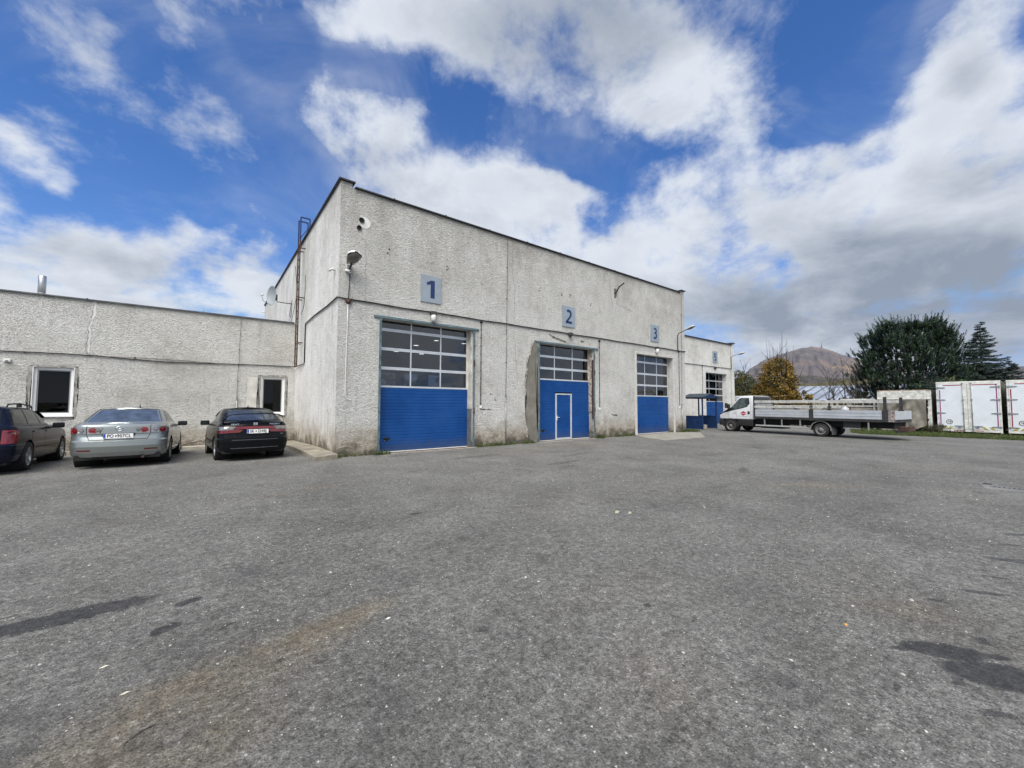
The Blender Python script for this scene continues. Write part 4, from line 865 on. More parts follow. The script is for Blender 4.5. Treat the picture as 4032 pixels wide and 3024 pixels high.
def shell_mesh(name, sh, m, parent, crown=.03, wheels=(), cap=True, capn=8):
    rows = sh.grid(); n = len(rows[0]); vs = []; fs = []
    for sgn in (1, -1):
        base = len(vs)
        for r in rows: vs += [(x*sgn, y, z) for x, y, z in r]
        for j in range(len(rows)-1):
            for i in range(n-1):
                f = (base+j*n+i, base+j*n+i+1, base+(j+1)*n+i+1, base+(j+1)*n+i); fs.append(f if sgn > 0 else f[::-1])
    # wheel openings
    keep = []
    for f in fs:
        c = sum((Vector(vs[i]) for i in f), Vector())/4; cut = False
        for (wy, wz, wr) in wheels:
            if math.hypot(c.y-wy, c.z-wz) < wr and abs(c.x) > .5: cut = True
        if not cut: keep.append(f)
    used = {i for f in keep for i in f}
    for i in used:
        x, y, z = vs[i]
        for (wy, wz, wr) in wheels:
            d = math.hypot(y-wy, z-wz)
            if abs(x) > .5 and d < wr+.035 and (d < wr or d < wr+.03):
                if d < wr+.03 and d > wr*.75: k = wr/d; vs[i] = (x, wy+(y-wy)*k, wz+(z-wz)*k)
    if cap:
        top = rows[-1]; b0 = len(vs)
        for (x, y, z) in top:
            for k in range(capn+1):
                q = 2*k/capn-1; vs.append((x*q, y, z+crown*(1-q*q)*min(1, x/.3)))
        for i in range(n-1):
            for k in range(capn): a = b0+i*(capn+1)+k; keep.append((a, a+1, a+capn+2, a+capn+1))
    mb = MB(); mb.v = vs; mb.f = keep; mb.mi = [0]*len(keep); mb.sm = [True]*len(keep)
    me = bpy.data.meshes.new(name); me.from_pydata(vs, [], keep); me.materials.append(m)
    bm = bmesh.new(); bm.from_mesh(me); bmesh.ops.remove_doubles(bm, verts=bm.verts, dist=.0008); bmesh.ops.recalc_face_normals(bm, faces=bm.faces)
    for f in bm.faces: f.smooth = True
    for e in bm.edges:
        if len(e.link_faces) == 2 and e.calc_face_angle(0) > R(38): e.smooth = False
    bm.to_mesh(me); bm.free()
    o = bpy.data.objects.new(name, me); COL.objects.link(o); o.parent = parent; return o
def grid_patch(fn, n, m2, name, m, parent, thick=None, smooth=True):
    """fn(u, v) -> point; gives a patch"""
    vs = [fn(i/n, j/m2) for j in range(m2+1) for i in range(n+1)]
    fs = [(j*(n+1)+i, j*(n+1)+i+1, (j+1)*(n+1)+i+1, (j+1)*(n+1)+i) for j in range(m2) for i in range(n)]
    return MB().add(vs, fs, 0, smooth).build(name, m, parent)
def bil(c, u, v): return ((c[0][0]*(1-u)+c[1][0]*u)*(1-v)+(c[3][0]*(1-u)+c[2][0]*u)*v, (c[0][1]*(1-u)+c[1][1]*u)*(1-v)+(c[3][1]*(1-u)+c[2][1]*u)*v)
def on_rear(sh, c, off, name, m, parent, n=8, mm=4, zi=lambda z: z, bow=0.0):
    def fn(u, v):
        x, z = bil(c, u, v); z2 = z+bow*(1-(2*u-1)**2)*v
        return (x, sh.rear_y(x, zi(z2))-off, z2)
    return grid_patch(fn, n, mm, name, m, parent)
def on_side(sh, c, off, name, m, parent, sgn=1, n=8, mm=4):
    def fn(u, v):
        y, z = bil(c, u, v); return (sgn*(sh.side_x(y, z)+off), y, sh.zf(y, z))
    return grid_patch(fn, n, mm, name, m, parent)
def ribbon(pts, w, name, m, parent, nrm):
    """thin strip along 3D points, width w, facing nrm"""
    P = [Vector(p) for p in pts]; vs = []; nr = Vector(nrm)
    for i, p in enumerate(P):
        d = (P[min(i+1, len(P)-1)]-P[max(i-1, 0)]).normalized(); s_ = d.cross(nr).normalized()*w/2; vs += [p+s_, p-s_]
    return MB().add(vs, [(2*i, 2*i+1, 2*i+3, 2*i+2) for i in range(len(P)-1)]).build(name, m, parent)
def dens(pts, k=6):
    out = []
    for a, b2 in zip(pts, pts[1:]): out += [tuple(p+(q-p)*i/k for p, q in zip(a, b2)) for i in range(k)]
    return out+[pts[-1]]
def seam_rear(sh, pts, parent, zi=lambda z: z, w=.010, off=.004, name='panel_gap', m=None): return ribbon([(x, sh.rear_y(x, zi(z))-off, z) for x, z in dens(pts)], w, name, m or M_seam, parent, (0, -1, 0))
def seam_side(sh, pts, parent, sgn=1, w=.010, off=.003, name='panel_gap', m=None): return ribbon([(sgn*(sh.side_x(y, z)+off), y, sh.zf(y, z)) for y, z in dens(pts)], w, name, m or M_seam, parent, (sgn, 0, 0))
def wheel(parent, x, y, r, w, style='alloy', sgn=1, spokes=5):
    t = empty('wheel', (x, y, r)); t.parent = parent
    rr = r*.66
    prof = [(rr, -w/2+.01), (r*.93, -w/2), (r*.985, -w*.38), (r, -w*.2), (r, w*.2), (r*.985, w*.38), (r*.93, w/2), (rr, w/2-.01)]
    MB().lathe(prof, (0, 0, 0), 'x', 36).build('tyre', M_tyre, t)
    if style == 'alloy':
        mb = MB(); s_ = sgn
        mb.lathe([(rr, s_*(w/2-.012)), (rr*.93, s_*(w/2-.02)), (rr*.90, s_*(w/2-.06)), (rr*.88, -s_*w*.3)], (0, 0, 0), 'x', 32)
        for k in range(spokes):
            a = 2*PI*k/spokes+.3; ca, sa = math.cos(a), math.sin(a)
            for q in (-.16, .16):
                c2, s2 = math.cos(a+q), math.sin(a+q)
                mb.bar((s_*(w/2-.045), ca*rr*.14, sa*rr*.14), (s_*(w/2-.03), c2*rr*.94, s2*rr*.94), rr*.13, .03, up=(1, 0, 0))
        mb.lathe([(0, s_*(w/2-.02)), (rr*.17, s_*(w/2-.024)), (rr*.24, s_*(w/2-.05))], (0, 0, 0), 'x', 20)
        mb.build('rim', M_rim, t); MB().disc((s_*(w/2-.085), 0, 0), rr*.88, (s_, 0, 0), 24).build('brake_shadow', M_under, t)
    else:
        mb = MB(); s_ = sgn
        mb.lathe([(rr, s_*(w/2-.005)), (rr*.96, s_*(w/2)), (rr*.90, s_*(w/2-.03)), (rr*.78, s_*(w/2-.06)), (rr*.55, s_*(w/2-.075)), (rr*.45, s_*(w/2-.02)), (0, s_*(w/2-.015))], (0, 0, 0), 'x', 30); mb.build('rim', M_rimsteel, t)
        mb = MB()
        for k in range(8): a = 2*PI*k/8; mb.disc((s_*(w/2-.064), math.cos(a)*rr*.68, math.sin(a)*rr*.68), rr*.10, (s_, 0, 0), 10)
        for k in range(6): a = 2*PI*k/6; mb.tube([(s_*(w/2-.02), math.cos(a)*rr*.34, math.sin(a)*rr*.34), (s_*(w/2+.0), math.cos(a)*rr*.34, math.sin(a)*rr*.34)], rr*.05, 6)
        mb.build('wheel_nuts', M_under, t)
    return t
def mirror_(parent, sgn, loc, m, size=(.11, .06, .07)):
    t = empty('wing_mirror', loc); t.parent = parent
    o = MB().box(-size[0], size[0], -size[1], size[1], -size[2], size[2]).build('mirror_housing', m, t); bevel(o, .035, 4, 20); o.data.polygons.foreach_set('use_smooth', [True]*6)
    MB().box(-size[0]*.82, size[0]*.82, -size[1]-.003, -size[1]+.001, -size[2]*.72, size[2]*.72).build('mirror_glass', M_carglass, t)
    MB().bar((0, .02, -.03), (-sgn*(size[0]+.08), .04, -.06), .05, .035).build('mirror_stem', m, t)
def plate(parent, loc, txt, tilt=0.0, w=.52, h=.11, rz=0.0, crest=True):
    t = empty('number_plate', loc); t.parent = parent; t.rotation_euler = (tilt, 0, rz)
    o = MB().box(-w/2, w/2, -.006, .002, -h/2, h/2).build('plate', M_plate, t); MB().box(-w/2+.003, -w/2+.045, -.0085, -.0062, -h/2+.004, h/2-.004).build('blue_band', M_eu, t)
    a, b2 = txt
    text_mesh(a, .105, 'plate_letters', M_ink, (-.135, -.008, 0), (PI/2, 0, 0), t, offset=.002, extrude=.001, sx=.82); text_mesh(b2, .105, 'plate_letters', M_ink, (.10, -.008, 0), (PI/2, 0, 0), t, offset=.002, extrude=.001, sx=.80, space=1.08)
    MB().prism([(-.057, .018), (-.025, .018), (-.025, -.004), (-.041, -.022), (-.057, -.004)], 'y', -.0085, -.0062).build('plate_crest', M_ink, t)
    text_mesh('SK', .022, 'country_letters', M_plate, (-w/2+.024, -.009, -.034), (PI/2, 0, 0), t, extrude=.0005)
    return t
def slope_to(o, y, dz):  pass

def base_car(label, cat, loc, rz, pitch, P, shell, green, pm, WB, wr, tw, track, wheels='alloy', spokes=5, group='cars parked against the wing wall'):
    t = empty('parked_car', loc, 0, label, cat, group); t.rotation_euler = (pitch, 0, rz)
    arches = [(0, wr, wr+.055), (WB, wr, wr+.055)]
    shell_mesh('body', shell, pm, t, crown=.035, wheels=arches); shell_mesh('cabin', green, pm, t, crown=.045)
    mb = MB()
    for y, z, r in arches:
        for s_ in (1, -1): mb.lathe([(r+.004, s_*(P['w']-.03)), (r+.004, s_*.45), (0, s_*.45)], (0, y, z), 'x', 28)
    mb.box(-P['w']+.14, P['w']-.14, P['yr']+.18, P['yf']-.2, .19, .30); mb.build('wheel_wells', M_under, t)
    for y in (0, WB):
        for s_ in (1, -1): wheel(t, s_*track/2, y, wr, tw, wheels, s_, spokes)
    return t
# ---- silver saloon
zs_k = [(-1.2, 1.06), (-.4, 1.05), (.5, 1.0), (2.0, .98), (2.6, .86), (3.3, .60), (3.7, .42)]
def zf_s(y, z): return z if z < .62 else .62+(z-.62)*pw(zs_k, y)
body = Shell([(.21, .80, -.90, 3.48), (.26, .85, -.99, 3.56), (.36, .875, -1.04, 3.60), (.50, .885, -1.075, 3.62), (.615, .885, -1.07, 3.60), (.645, .882, -1.02, 3.55), (.72, .888, -.995, 3.5), (.84, .885, -.99, 3.45), (.93, .872, -.985, 3.4), (.985, .845, -.97, 3.35), (1.01, .79, -.93, 3.28)], .26, .20, .35, zf_s, nz=30)
green = Shell([(.93, .82, -.62, 2.15), (1.03, .79, -.55, 2.0), (1.15, .745, -.32, 1.78), (1.28, .68, -.06, 1.52), (1.365, .625, .12, 1.30), (1.39, .58, .20, 1.22)], .14, .10, .16, nz=16, nside=30, taper=.03)
cz = lambda z: .62+(z-.62)/1.058
sv = base_car('silver four-door saloon parked nose to the wall, plate PO 907CL', 'car', (-4.56, 1.95, 0.0), R(-2), R(-1.6), dict(w=.885, yr=-1.05, yf=3.6), body, green, P_silver, 2.675, .315, .205, 1.55)
on_rear(green, [(-.66, 1.075), (.66, 1.075), (.53, 1.365), (-.53, 1.365)], .006, 'rear_window', M_rearglass, sv, 16, 6); 
seam_rear(green, [(-.70, 1.07), (-.56, 1.375), (.56, 1.375), (.70, 1.07)], sv, w=.03, name='window_seal', m=M_trim)
for s_ in (1, -1):
    on_side(green, [(1.0, 1.06), (1.92, 1.04), (1.42, 1.34), (.95, 1.355)], .005, 'side_window', M_carglass, sv, s_); on_side(green, [(.22, 1.06), (.95, 1.06), (.90, 1.355), (.50, 1.35)], .005, 'side_window', M_carglass, sv, s_); on_side(green, [(-.12, 1.065), (.17, 1.06), (.44, 1.345), (.30, 1.31)], .005, 'side_window', M_carglass, sv, s_)
    for y, n_ in ((1.02, 0), (.12, 1)): seam_side(body, [(y, .30), (y-.05 if n_ else y, .98)], sv, s_)
    on_side(body, [(.10, .86), (.26, .86), (.26, .885), (.10, .885)], .02, 'door_handle', P_silver, sv, s_, 3, 2); on_side(body, [(.98, .85), (1.14, .85), (1.14, .875), (.98, .875)], .02, 'door_handle', P_silver, sv, s_, 3, 2)
    seam_side(body, [(.4, .30), (2.2, .30)], sv, s_, w=.03, name='side_moulding', m=M_trim)
    # lamps: outer unit on the wing, inner unit on the lid
    L = [(s_*.56, .79), (s_*.875, .80), (s_*.875, .955), (s_*.565, .965)]; on_rear(body, L, .010, 'rear_lamp', M_clear, sv, 10, 5, cz)
    L = [(s_*.33, .79), (s_*.545, .785), (s_*.55, .965), (s_*.27, .945)]; on_rear(body, L, .010, 'rear_lamp', M_clear, sv, 8, 5, cz)
    for (x, r, mm_) in ((s_*.775, .060, M_red), (s_*.66, .042, M_clear), (s_*.45, .055, M_red), (s_*.355, .040, M_smoke)):
        y = body.rear_y(x, cz(.875))-.024; dy = (body.rear_y(abs(x)+.02, .84)-body.rear_y(abs(x)-.02, .84))/.04*(1 if s_ > 0 else -1)
        o = MB().lathe([(0, -.008), (r*.6, -.006), (r, .004), (r*1.12, .0)], (0, 0, 0), 'y', 18).build('lamp_lens', mm_, sv); o.location = (x, y, .872); o.rotation_euler = (0, 0, math.atan(dy)); o.scale = (1.15, 1, 1)
    seam_rear(body, [(s_*.555, .99), (s_*.555, .78), (s_*.50, .655)], sv, cz); seam_rear(body, [(s_*.28, .775), (s_*.885, .79)], sv, cz, w=.008, name='lamp_edge', m=M_trim)
    on_rear(body, [(s_*.46, .395), (s_*.70, .395), (s_*.70, .425), (s_*.46, .425)], .006, 'bumper_reflector', M_dred, sv, 5, 2)
    on_side(body, [(-.46, .24), (-.36, .22), (-.36, .34), (-.48, .36)], .01, 'mud_flap', M_trim, sv, s_, 3, 3)
seam_rear(body, [(-.50, .655), (.50, .655)], sv, cz, w=.012)
on_rear(body, [(-.29, .735), (.29, .735), (.29, .80), (-.29, .80)], .004, 'plate_recess', M_trim, sv, 8, 2, cz); on_rear(body, [(-.30, .80), (.30, .80), (.30, .85), (-.30, .85)], .018, 'lid_strip', P_silver, sv, 8, 2, cz)
plate(sv, (0, body.rear_y(0, .7)-.018, .735), ('PO', '907CL'), R(-3)); on_rear(body, [(-.45, .215), (.45, .215), (.45, .26), (-.45, .26)], .004, 'bumper_lip', M_trim, sv, 8, 2)
y = body.rear_y(0, .9)-.012; mb = MB(); mb.tube([(.062*math.cos(a*PI/12), y, .905+.048*math.sin(a*PI/12)) for a in range(25)], .006, 6, caps=False); mb.tube([(-.055, y, .915), (-.03, y, .918), (0, y, .895), (.03, y, .918), (.055, y, .915)], .006, 6); mb.build('winged_badge', M_chrome, sv)
MB().tube([(.18, .35, 1.42), (.18, .30, 1.47), (.18, .27, 1.515)], [.018, .012, .004], 8).build('roof_aerial', M_trim, sv)
for s_ in (1, -1): mirror_(sv, s_, (s_*.985, 1.62, .985), M_trim if s_ > 0 else P_silver)
MB().tube([(.45, -.96, .22), (.45, -1.04, .22)], .028, 10).build('tail_pipe', M_rust, sv)
MB().box(-.45, .45, 1.15, 1.18, 1.0, 1.22).build('seats', M_trim, sv)
# ---- black hatchback
zb_k = [(-1.2, 1.0), (1.8, 1.0), (2.5, .84), (3.2, .55), (3.5, .40)]
def zf_b(y, z): return z if z < .60 else .60+(z-.60)*pw(zb_k, y)
body = Shell([(.20, .76, -.80, 3.1), (.26, .82, -.88, 3.2), (.36, .84, -.92, 3.24), (.50, .85, -.95, 3.26), (.575, .85, -.95, 3.25), (.60, .842, -.91, 3.2), (.70, .845, -.88, 3.18), (.84, .84, -.86, 3.12), (.93, .825, -.83, 3.05), (1.0, .78, -.78, 3.0), (1.03, .73, -.70, 2.9)], .20, .14, .3, zf_b, nz=30)
green = Shell([(.92, .78, -.62, 2.0), (1.03, .755, -.50, 1.82), (1.15, .71, -.22, 1.62), (1.28, .65, .10, 1.42), (1.37, .60, .36, 1.26), (1.40, .55, .46, 1.18)], .16, .10, .16, nz=16, nside=30, taper=.03)
bk = base_car('black hatchback with a high rear wing, plate SK 234BJ', 'car', (-1.93, 1.50, 0.0), R(4), R(-1.6), dict(w=.85, yr=-.93, yf=3.25), body, green, P_black, 2.51, .30, .185, 1.47)
on_rear(green, [(-.60, 1.07), (.60, 1.07), (.50, 1.365), (-.50, 1.365)], .006, 'rear_window', mat('dark_rear_glass', base=(.10, .12, .15), rough=.06, metal=.7, vary=.2, vscale=5), bk, 16, 6)
cz = lambda z: z
on_rear(body, [(-.46, .835), (.46, .835), (.46, .90), (-.46, .90)], .010, 'lamp_band', M_dred, bk, 14, 3)
for s_ in (1, -1):
    on_rear(body, [(s_*.36, .745), (s_*.80, .725), (s_*.82, .80), (s_*.50, .815)], .012, 'rear_lamp', M_dred, bk, 10, 4); on_rear(body, [(s_*.50, .817), (s_*.822, .802), (s_*.80, .905), (s_*.44, .905)], .012, 'rear_lamp', M_smoke, bk, 10, 4)
    on_rear(body, [(s_*.46, .834), (s_*.50, .815), (s_*.36, .745), (s_*.28, .81)], .011, 'rear_lamp', M_dred, bk, 5, 3); on_rear(body, [(s_*.64, .82), (s_*.76, .815), (s_*.75, .89), (s_*.64, .89)], .016, 'lamp_lens', M_clear, bk, 5, 3)
    on_side(green, [(.95, 1.05), (1.78, 1.03), (1.36, 1.34), (.92, 1.35)], .005, 'side_window', M_carglass, bk, s_); on_side(green, [(.05, 1.055), (.90, 1.05), (.86, 1.35), (.42, 1.33)], .005, 'side_window', M_carglass, bk, s_)
    seam_side(body, [(.95, .30), (.95, .98)], bk, s_); seam_side(body, [(.0, .62), (-.02, .98)], bk, s_); on_side(body, [(.12, .84), (.28, .84), (.28, .87), (.12, .87)], .018, 'door_handle', M_trim, bk, s_, 3, 2)
    seam_side(body, [(.4, .50), (2.15, .50)], bk, s_, w=.05, name='side_moulding', m=M_trim); seam_rear(body, [(s_*.50, .72), (s_*.44, .61)], bk); mirror_(bk, s_, (s_*.94, 1.52, 1.0), P_black)
    text = ('SEAT', 'TOLEDO')[0 if s_ < 0 else 1]; o = text_mesh(text, .055, 'model_letters', M_chrome, (s_*.46, body.rear_y(.46, .95)-.03, .955), (PI/2, 0, R(6*s_)), bk, offset=.002, extrude=.002, sx=1.3 if s_ < 0 else 1.1, space=1.15)
seam_rear(body, [(-.44, .61), (.44, .61)], bk); seam_rear(body, [(-.78, .545), (.78, .545)], bk, w=.018, name='bumper_strip', m=mat('satin_trim', base=(.06, .06, .065), rough=.35)); seam_rear(body, [(-.55, .33), (.55, .33)], bk, w=.025, name='bumper_lip', m=mat('satin_trim'))
plate(bk, (.05, body.rear_y(0, .75)-.018, .765), ('SK', '234BJ'), R(-4), w=.50)
mb = MB(); y = body.rear_y(0, .96)-.03; mb.box(-.045, .045, y, y+.012, .93, 1.0); mb.build('badge', M_chrome, bk); mb = MB(); mb.box(-.036, .036, y-.003, y-.001, .938, .950); mb.box(-.036, .02, y-.003, y-.001, .960, .970); mb.box(-.02, .036, y-.003, y-.001, .980, .991); mb.build('badge_bars', M_trim, bk)
mb = MB(); mb.box(.60, .68, body.rear_y(.64, .68)-.012, body.rear_y(.64, .68)+.01, .655, .70); mb.build('small_badge', mat('satin_trim'), bk)
wing_p = [(-.71, -.62, 1.00), (-.70, -.68, 1.08), (-.66, -.74, 1.165), (-.55, -.78, 1.22), (-.3, -.80, 1.24), (0, -.81, 1.245), (.3, -.80, 1.24), (.55, -.78, 1.22), (.66, -.74, 1.165), (.70, -.68, 1.08), (.71, -.62, 1.00)]
mb = MB(); vs = []
for i, p in enumerate(wing_p):
    for k in range(10): a = 2*PI*k/10; e = min(1, min(i, 10-i)/3); vs.append((p[0]+math.cos(a)*.03*(1-e), p[1]+math.cos(a)*.085, p[2]+math.sin(a)*(.016+.012*(1-e))))
mb.add(vs, [(i*10+k, i*10+(k+1) % 10, (i+1)*10+(k+1) % 10, (i+1)*10+k) for i in range(10) for k in range(10)], 0, True); mb.build('rear_wing', P_black, bk)
MB().tube([(.0, .55, 1.44), (.0, .50, 1.47), (.0, .48, 1.51)], [.018, .012, .004], 8).build('roof_aerial', M_trim, bk)
# ---- dark blue estate, cut by the left edge of the picture
zw_k = [(-1.2, 1.02), (1.9, .98), (2.6, .84), (3.3, .55), (3.7, .40)]
def zf_w(y, z): return z if z < .62 else .62+(z-.62)*pw(zw_k, y)
body = Shell([(.21, .78, -.88, 3.42), (.26, .83, -.96, 3.50), (.38, .855, -1.0, 3.54), (.52, .868, -1.02, 3.56), (.60, .868, -1.02, 3.54), (.625, .862, -.98, 3.5), (.74, .87, -.95, 3.46), (.86, .868, -.94, 3.4), (.95, .855, -.93, 3.35), (1.0, .825, -.92, 3.3), (1.02, .78, -.90, 3.25)], .18, .12, .30, zf_w, nz=30)
green = Shell([(.93, .80, -.90, 2.1), (1.02, .78, -.86, 1.98), (1.15, .735, -.76, 1.76), (1.30, .675, -.64, 1.50), (1.40, .625, -.54, 1.30), (1.435, .57, -.48, 1.20)], .15, .10, .16, nz=16, nside=34, taper=.03)
bl = base_car('dark blue estate car with roof rails at the left edge', 'car', (-7.04, 1.88, 0.0), R(0), R(-1.6), dict(w=.87, yr=-1.0, yf=3.5), body, green, P_blue, 2.70, .32, .21, 1.53, spokes=5)
for s_ in (1, -1):
    on_side(green, [(1.08, 1.05), (1.93, 1.03), (1.44, 1.37), (1.04, 1.385)], .005, 'side_window', M_carglass, bl, s_); on_side(green, [(.20, 1.055), (1.02, 1.05), (.98, 1.39), (.28, 1.39)], .005, 'side_window', M_carglass, bl, s_); on_side(green, [(-.62, 1.07), (.12, 1.06), (.20, 1.385), (-.42, 1.36)], .005, 'side_window', M_carglass, bl, s_)
    for y in (1.05, .14): seam_side(body, [(y, .30), (y, .98)], bl, s_)
    for y in (.2, 1.12): on_side(body, [(y, .86), (y+.17, .86), (y+.17, .895), (y, .895)], .022, 'door_handle', P_blue, bl, s_, 3, 2)
    seam_side(body, [(.42, .50), (2.25, .50)], bl, s_, w=.035, name='side_moulding', m=M_trim); seam_side(body, [(.38, .28), (2.28, .28)], bl, s_, w=.05, name='sill_trim', m=M_trim)
    on_rear(body, [(s_*.66, .64), (s_*.84, .64), (s_*.84, .93), (s_*.66, .93)], .012, 'rear_lamp', M_red, bl, 6, 6, lambda z: .62+(z-.62)/1.02); on_side(body, [(-.86, .66), (-.66, .68), (-.64, .90), (-.86, .92)], .010, 'rear_lamp', M_red, bl, s_, 5, 5)
    mirror_(bl, s_, (s_*.97, 1.66, 1.0), P_blue)
    MB().tube([(s_*.60, -.48, 1.44), (s_*.60, -.40, 1.50), (s_*.60, .3, 1.53), (s_*.59, 1.05, 1.49), (s_*.585, 1.2, 1.42)], .016, 8).build('roof_rail', M_trim, bl); MB().bar((s_*.60, .25, 1.44), (s_*.60, .25, 1.53), .08, .03).build('rail_foot', M_trim, bl)
on_rear(green, [(-.60, 1.06), (.60, 1.06), (.54, 1.39), (-.54, 1.39)], .006, 'rear_window', M_carglass, bl, 12, 5)
seam_side(body, [(2.42, .82), (2.52, .82)], bl, 1, w=.02, name='side_marker', m=M_clear)

# ---- flatbed truck: local x right, y forward, origin on the ground at the front axle, left side at x=0
tr = empty('flatbed_truck', (21.46, -1.46, 0), R(-5.65), 'white cab flatbed truck with silver dropsides and plank racks, facing the blue shelter', 'truck')
TW = 1.95
def side_prof(name, poly, x0, x1, m, bev=.04, par=tr):
    o = MB().prism(poly, 'x', x0, x1).build(name, m, par); bevel(o, bev, 4, 25)
    for p in o.data.polygons: p.use_smooth = True
    return o
cabp = [(.60, .72), (.66, .80), (.64, .95), (.56, 1.07), (.18, 1.30), (-.06, 1.48), (-.50, 1.97), (-.62, 2.04), (-.80, 2.07), (-1.22, 2.07), (-1.27, 1.95), (-1.27, .73)]
o = side_prof('cab', cabp, .0, TW, P_white, .07)
side_prof('bumper', [(.70, .36), (.72, .62), (.64, .72), (.44, .715), (.43, .36)], .02, TW-.02, M_trim, .05)
side_prof('sill_panel', [(-.40, .36), (-1.25, .36), (-1.25, .715), (-.38, .715)], .015, TW-.015, M_trim, .03)
# wheel arch trim
mb = MB(); pts = [(.47*math.cos(a)*-1, .31+.47*math.sin(a)) for a in [PI*(-.05+1.10*i/16) for i in range(17)]]
for s_ in (0, 1):
    xx = -.012 if s_ == 0 else TW-.03; vs = []; 
    for i in range(17):
        a = PI*(-.02+1.04*i/16)
        for r in (.375, .45): 
            for x in (xx, xx+.042): vs.append((x, math.cos(a)*r, .315+math.sin(a)*r))
    mb.add(vs, [f for i in range(16) for f in ((i*4, i*4+4, i*4+6, i*4+2), (i*4+1, i*4+3, i*4+7, i*4+5), (i*4, i*4+1, i*4+5, i*4+4), (i*4+2, i*4+6, i*4+7, i*4+3))])
mb.build('arch_trim', M_trim, tr)
MB().lathe([(.374, .0-.004), (.374, .4), (0, .4)], (0, 0, .315), 'x', 26).build('wheel_well', M_under, tr)
MB().prism([(math.cos(PI*i/16)*.37, .32+math.sin(PI*i/16)*.37) for i in range(17)], 'x', -.004, .35).build('arch_hollow', M_under, tr)
gwin = [(.10, 1.335), (-.10, 1.47), (-.50, 1.90), (-.58, 1.935), (-1.09, 1.935), (-1.11, 1.62), (-.98, 1.42), (-.55, 1.335), (-.28, 1.27)]
gwin = [(.03, 1.345), (-.14, 1.49), (-.53, 1.90), (-.62, 1.94), (-1.08, 1.94), (-1.10, 1.62), (-.96, 1.44), (-.60, 1.33), (-.26, 1.26)]
def shrink(poly, k):
    cx = sum(p[0] for p in poly)/len(poly); cy = sum(p[1] for p in poly)/len(poly); return [(cx+(p[0]-cx)*k, cy+(p[1]-cy)*k) for p in poly]
for xx, xo in ((-.004, -.008), (TW+.004, TW+.008)):
    MB().prism(gwin, 'x', min(xx, 0 if xx < 0 else TW), max(xx, 0 if xx < 0 else TW)).build('window_surround', M_trim, tr); MB().prism(shrink(gwin, .85), 'x', min(xx, xo), max(xx, xo)).build('side_window', mat('cab_glass', base=(.05, .075, .08), rough=.05, spec=.8, coat=1, vary=.5, vscale=4), tr)
MB().prism([(.62, 1.00), (.13, 1.325), (-.02, 1.345), (-.26, 1.258), (.40, 1.08), (.63, .95)], 'x', -.0035, -.0005).build('bonnet_trim', M_trim, tr)
o = MB().add([(.12, -.03, 1.485), (TW-.12, -.03, 1.485), (TW-.16, -.50, 1.985), (.16, -.50, 1.985)], [(0, 1, 2, 3)]).build('windscreen', M_carglass, tr); o.location = (0, .012, .012)
MB().box(.06, .42, .60, .665, .86, 1.0).build('headlight', M_clear, tr); MB().box(TW-.42, TW-.06, .60, .665, .86, 1.0).build('headlight', M_clear, tr); MB().box(.45, TW-.45, .63, .68, .74, .98).build('grille', M_trim, tr)
for pts in ([(-.37, .74), (-.32, 1.24)], [(-1.15, .74), (-1.15, 1.95)], [(-.4, .90), (-1.15, .88)], [(.12, .78), (.12, 1.2)]): ribbon([(-.0045, y, z) for y, z in pts], .012, 'panel_gap', mat('soft_gap', base=(.25, .25, .25)), tr, (-1, 0, 0))
o = MB().box(-.02, .0, -1.10, -.98, 1.03, 1.19).build('door_handle', M_trim, tr); bevel(o, .008, 2)
mb = MB(); mb.box(-.17, -.02, -.02, .11, 1.33, 1.60); o = mb.build('mirror_arm', M_trim, tr); o.location.x = .0; bevel(o, .03, 3); o = MB().box(-.28, -.10, .08, .18, 1.36, 1.66).build('wing_mirror', M_trim, tr); bevel(o, .03, 3); o = MB().box(TW+.10, TW+.28, .08, .18, 1.36, 1.66).build('wing_mirror', M_trim, tr); bevel(o, .03, 3)
M_logo = mat('logo_red', base=(.42, .02, .04), rough=.4)
MB().prism([(-.74, 1.19), (-.92, 1.07), (-.88, 1.095), (-.60, 1.095), (-.56, 1.07)], 'x', -.005, -.002).build('door_logo', M_logo, tr)
MB().prism([(-.585, 1.085), (-.895, 1.085), (-.895, 1.10), (-.74, 1.20), (-.585, 1.10)], 'x', -.006, -.0045).build('door_logo', M_logo, tr); MB().prism([(-.585, 1.035), (-.895, 1.035), (-.74, .93)], 'x', -.006, -.0045).build('door_logo', M_logo, tr)
MB().prism([(-.54, 1.042), (-.94, 1.042), (-.94, 1.078), (-.54, 1.078)], 'x', -.006, -.0045).build('logo_band', M_plate, tr); MB().prism([(-.60, 1.054), (-.88, 1.054), (-.88, 1.066), (-.60, 1.066)], 'x', -.0075, -.0062).build('logo_letters', M_logo, tr)
mb = MB()
for i, (z, L) in enumerate(((1.13, .22), (1.085, .16), (1.05, .2), (1.02, .14))):
    y = -.16; 
    for k in range(int(L/.022)): mb.prism([(y-k*.022, z), (y-k*.022-.014, z), (y-k*.022-.014, z+.014), (y-k*.022, z+.014)], 'x', -.0045, -.003)
mb.build('small_lettering', mat('lettering_grey', base=(.25, .28, .32)), tr)
WR = .33
for x in (.07, TW-.07): wheel(tr, x, 0, WR, .21, 'steel', -1 if x < 1 else 1)
for x in (.08, TW-.08): wheel(tr, x, -4.45, WR, .22, 'steel', -1 if x < 1 else 1)
for x in (.38, TW-.38): wheel(tr, x, -4.45, WR, .20, 'steel', -1 if x < 1 else 1)
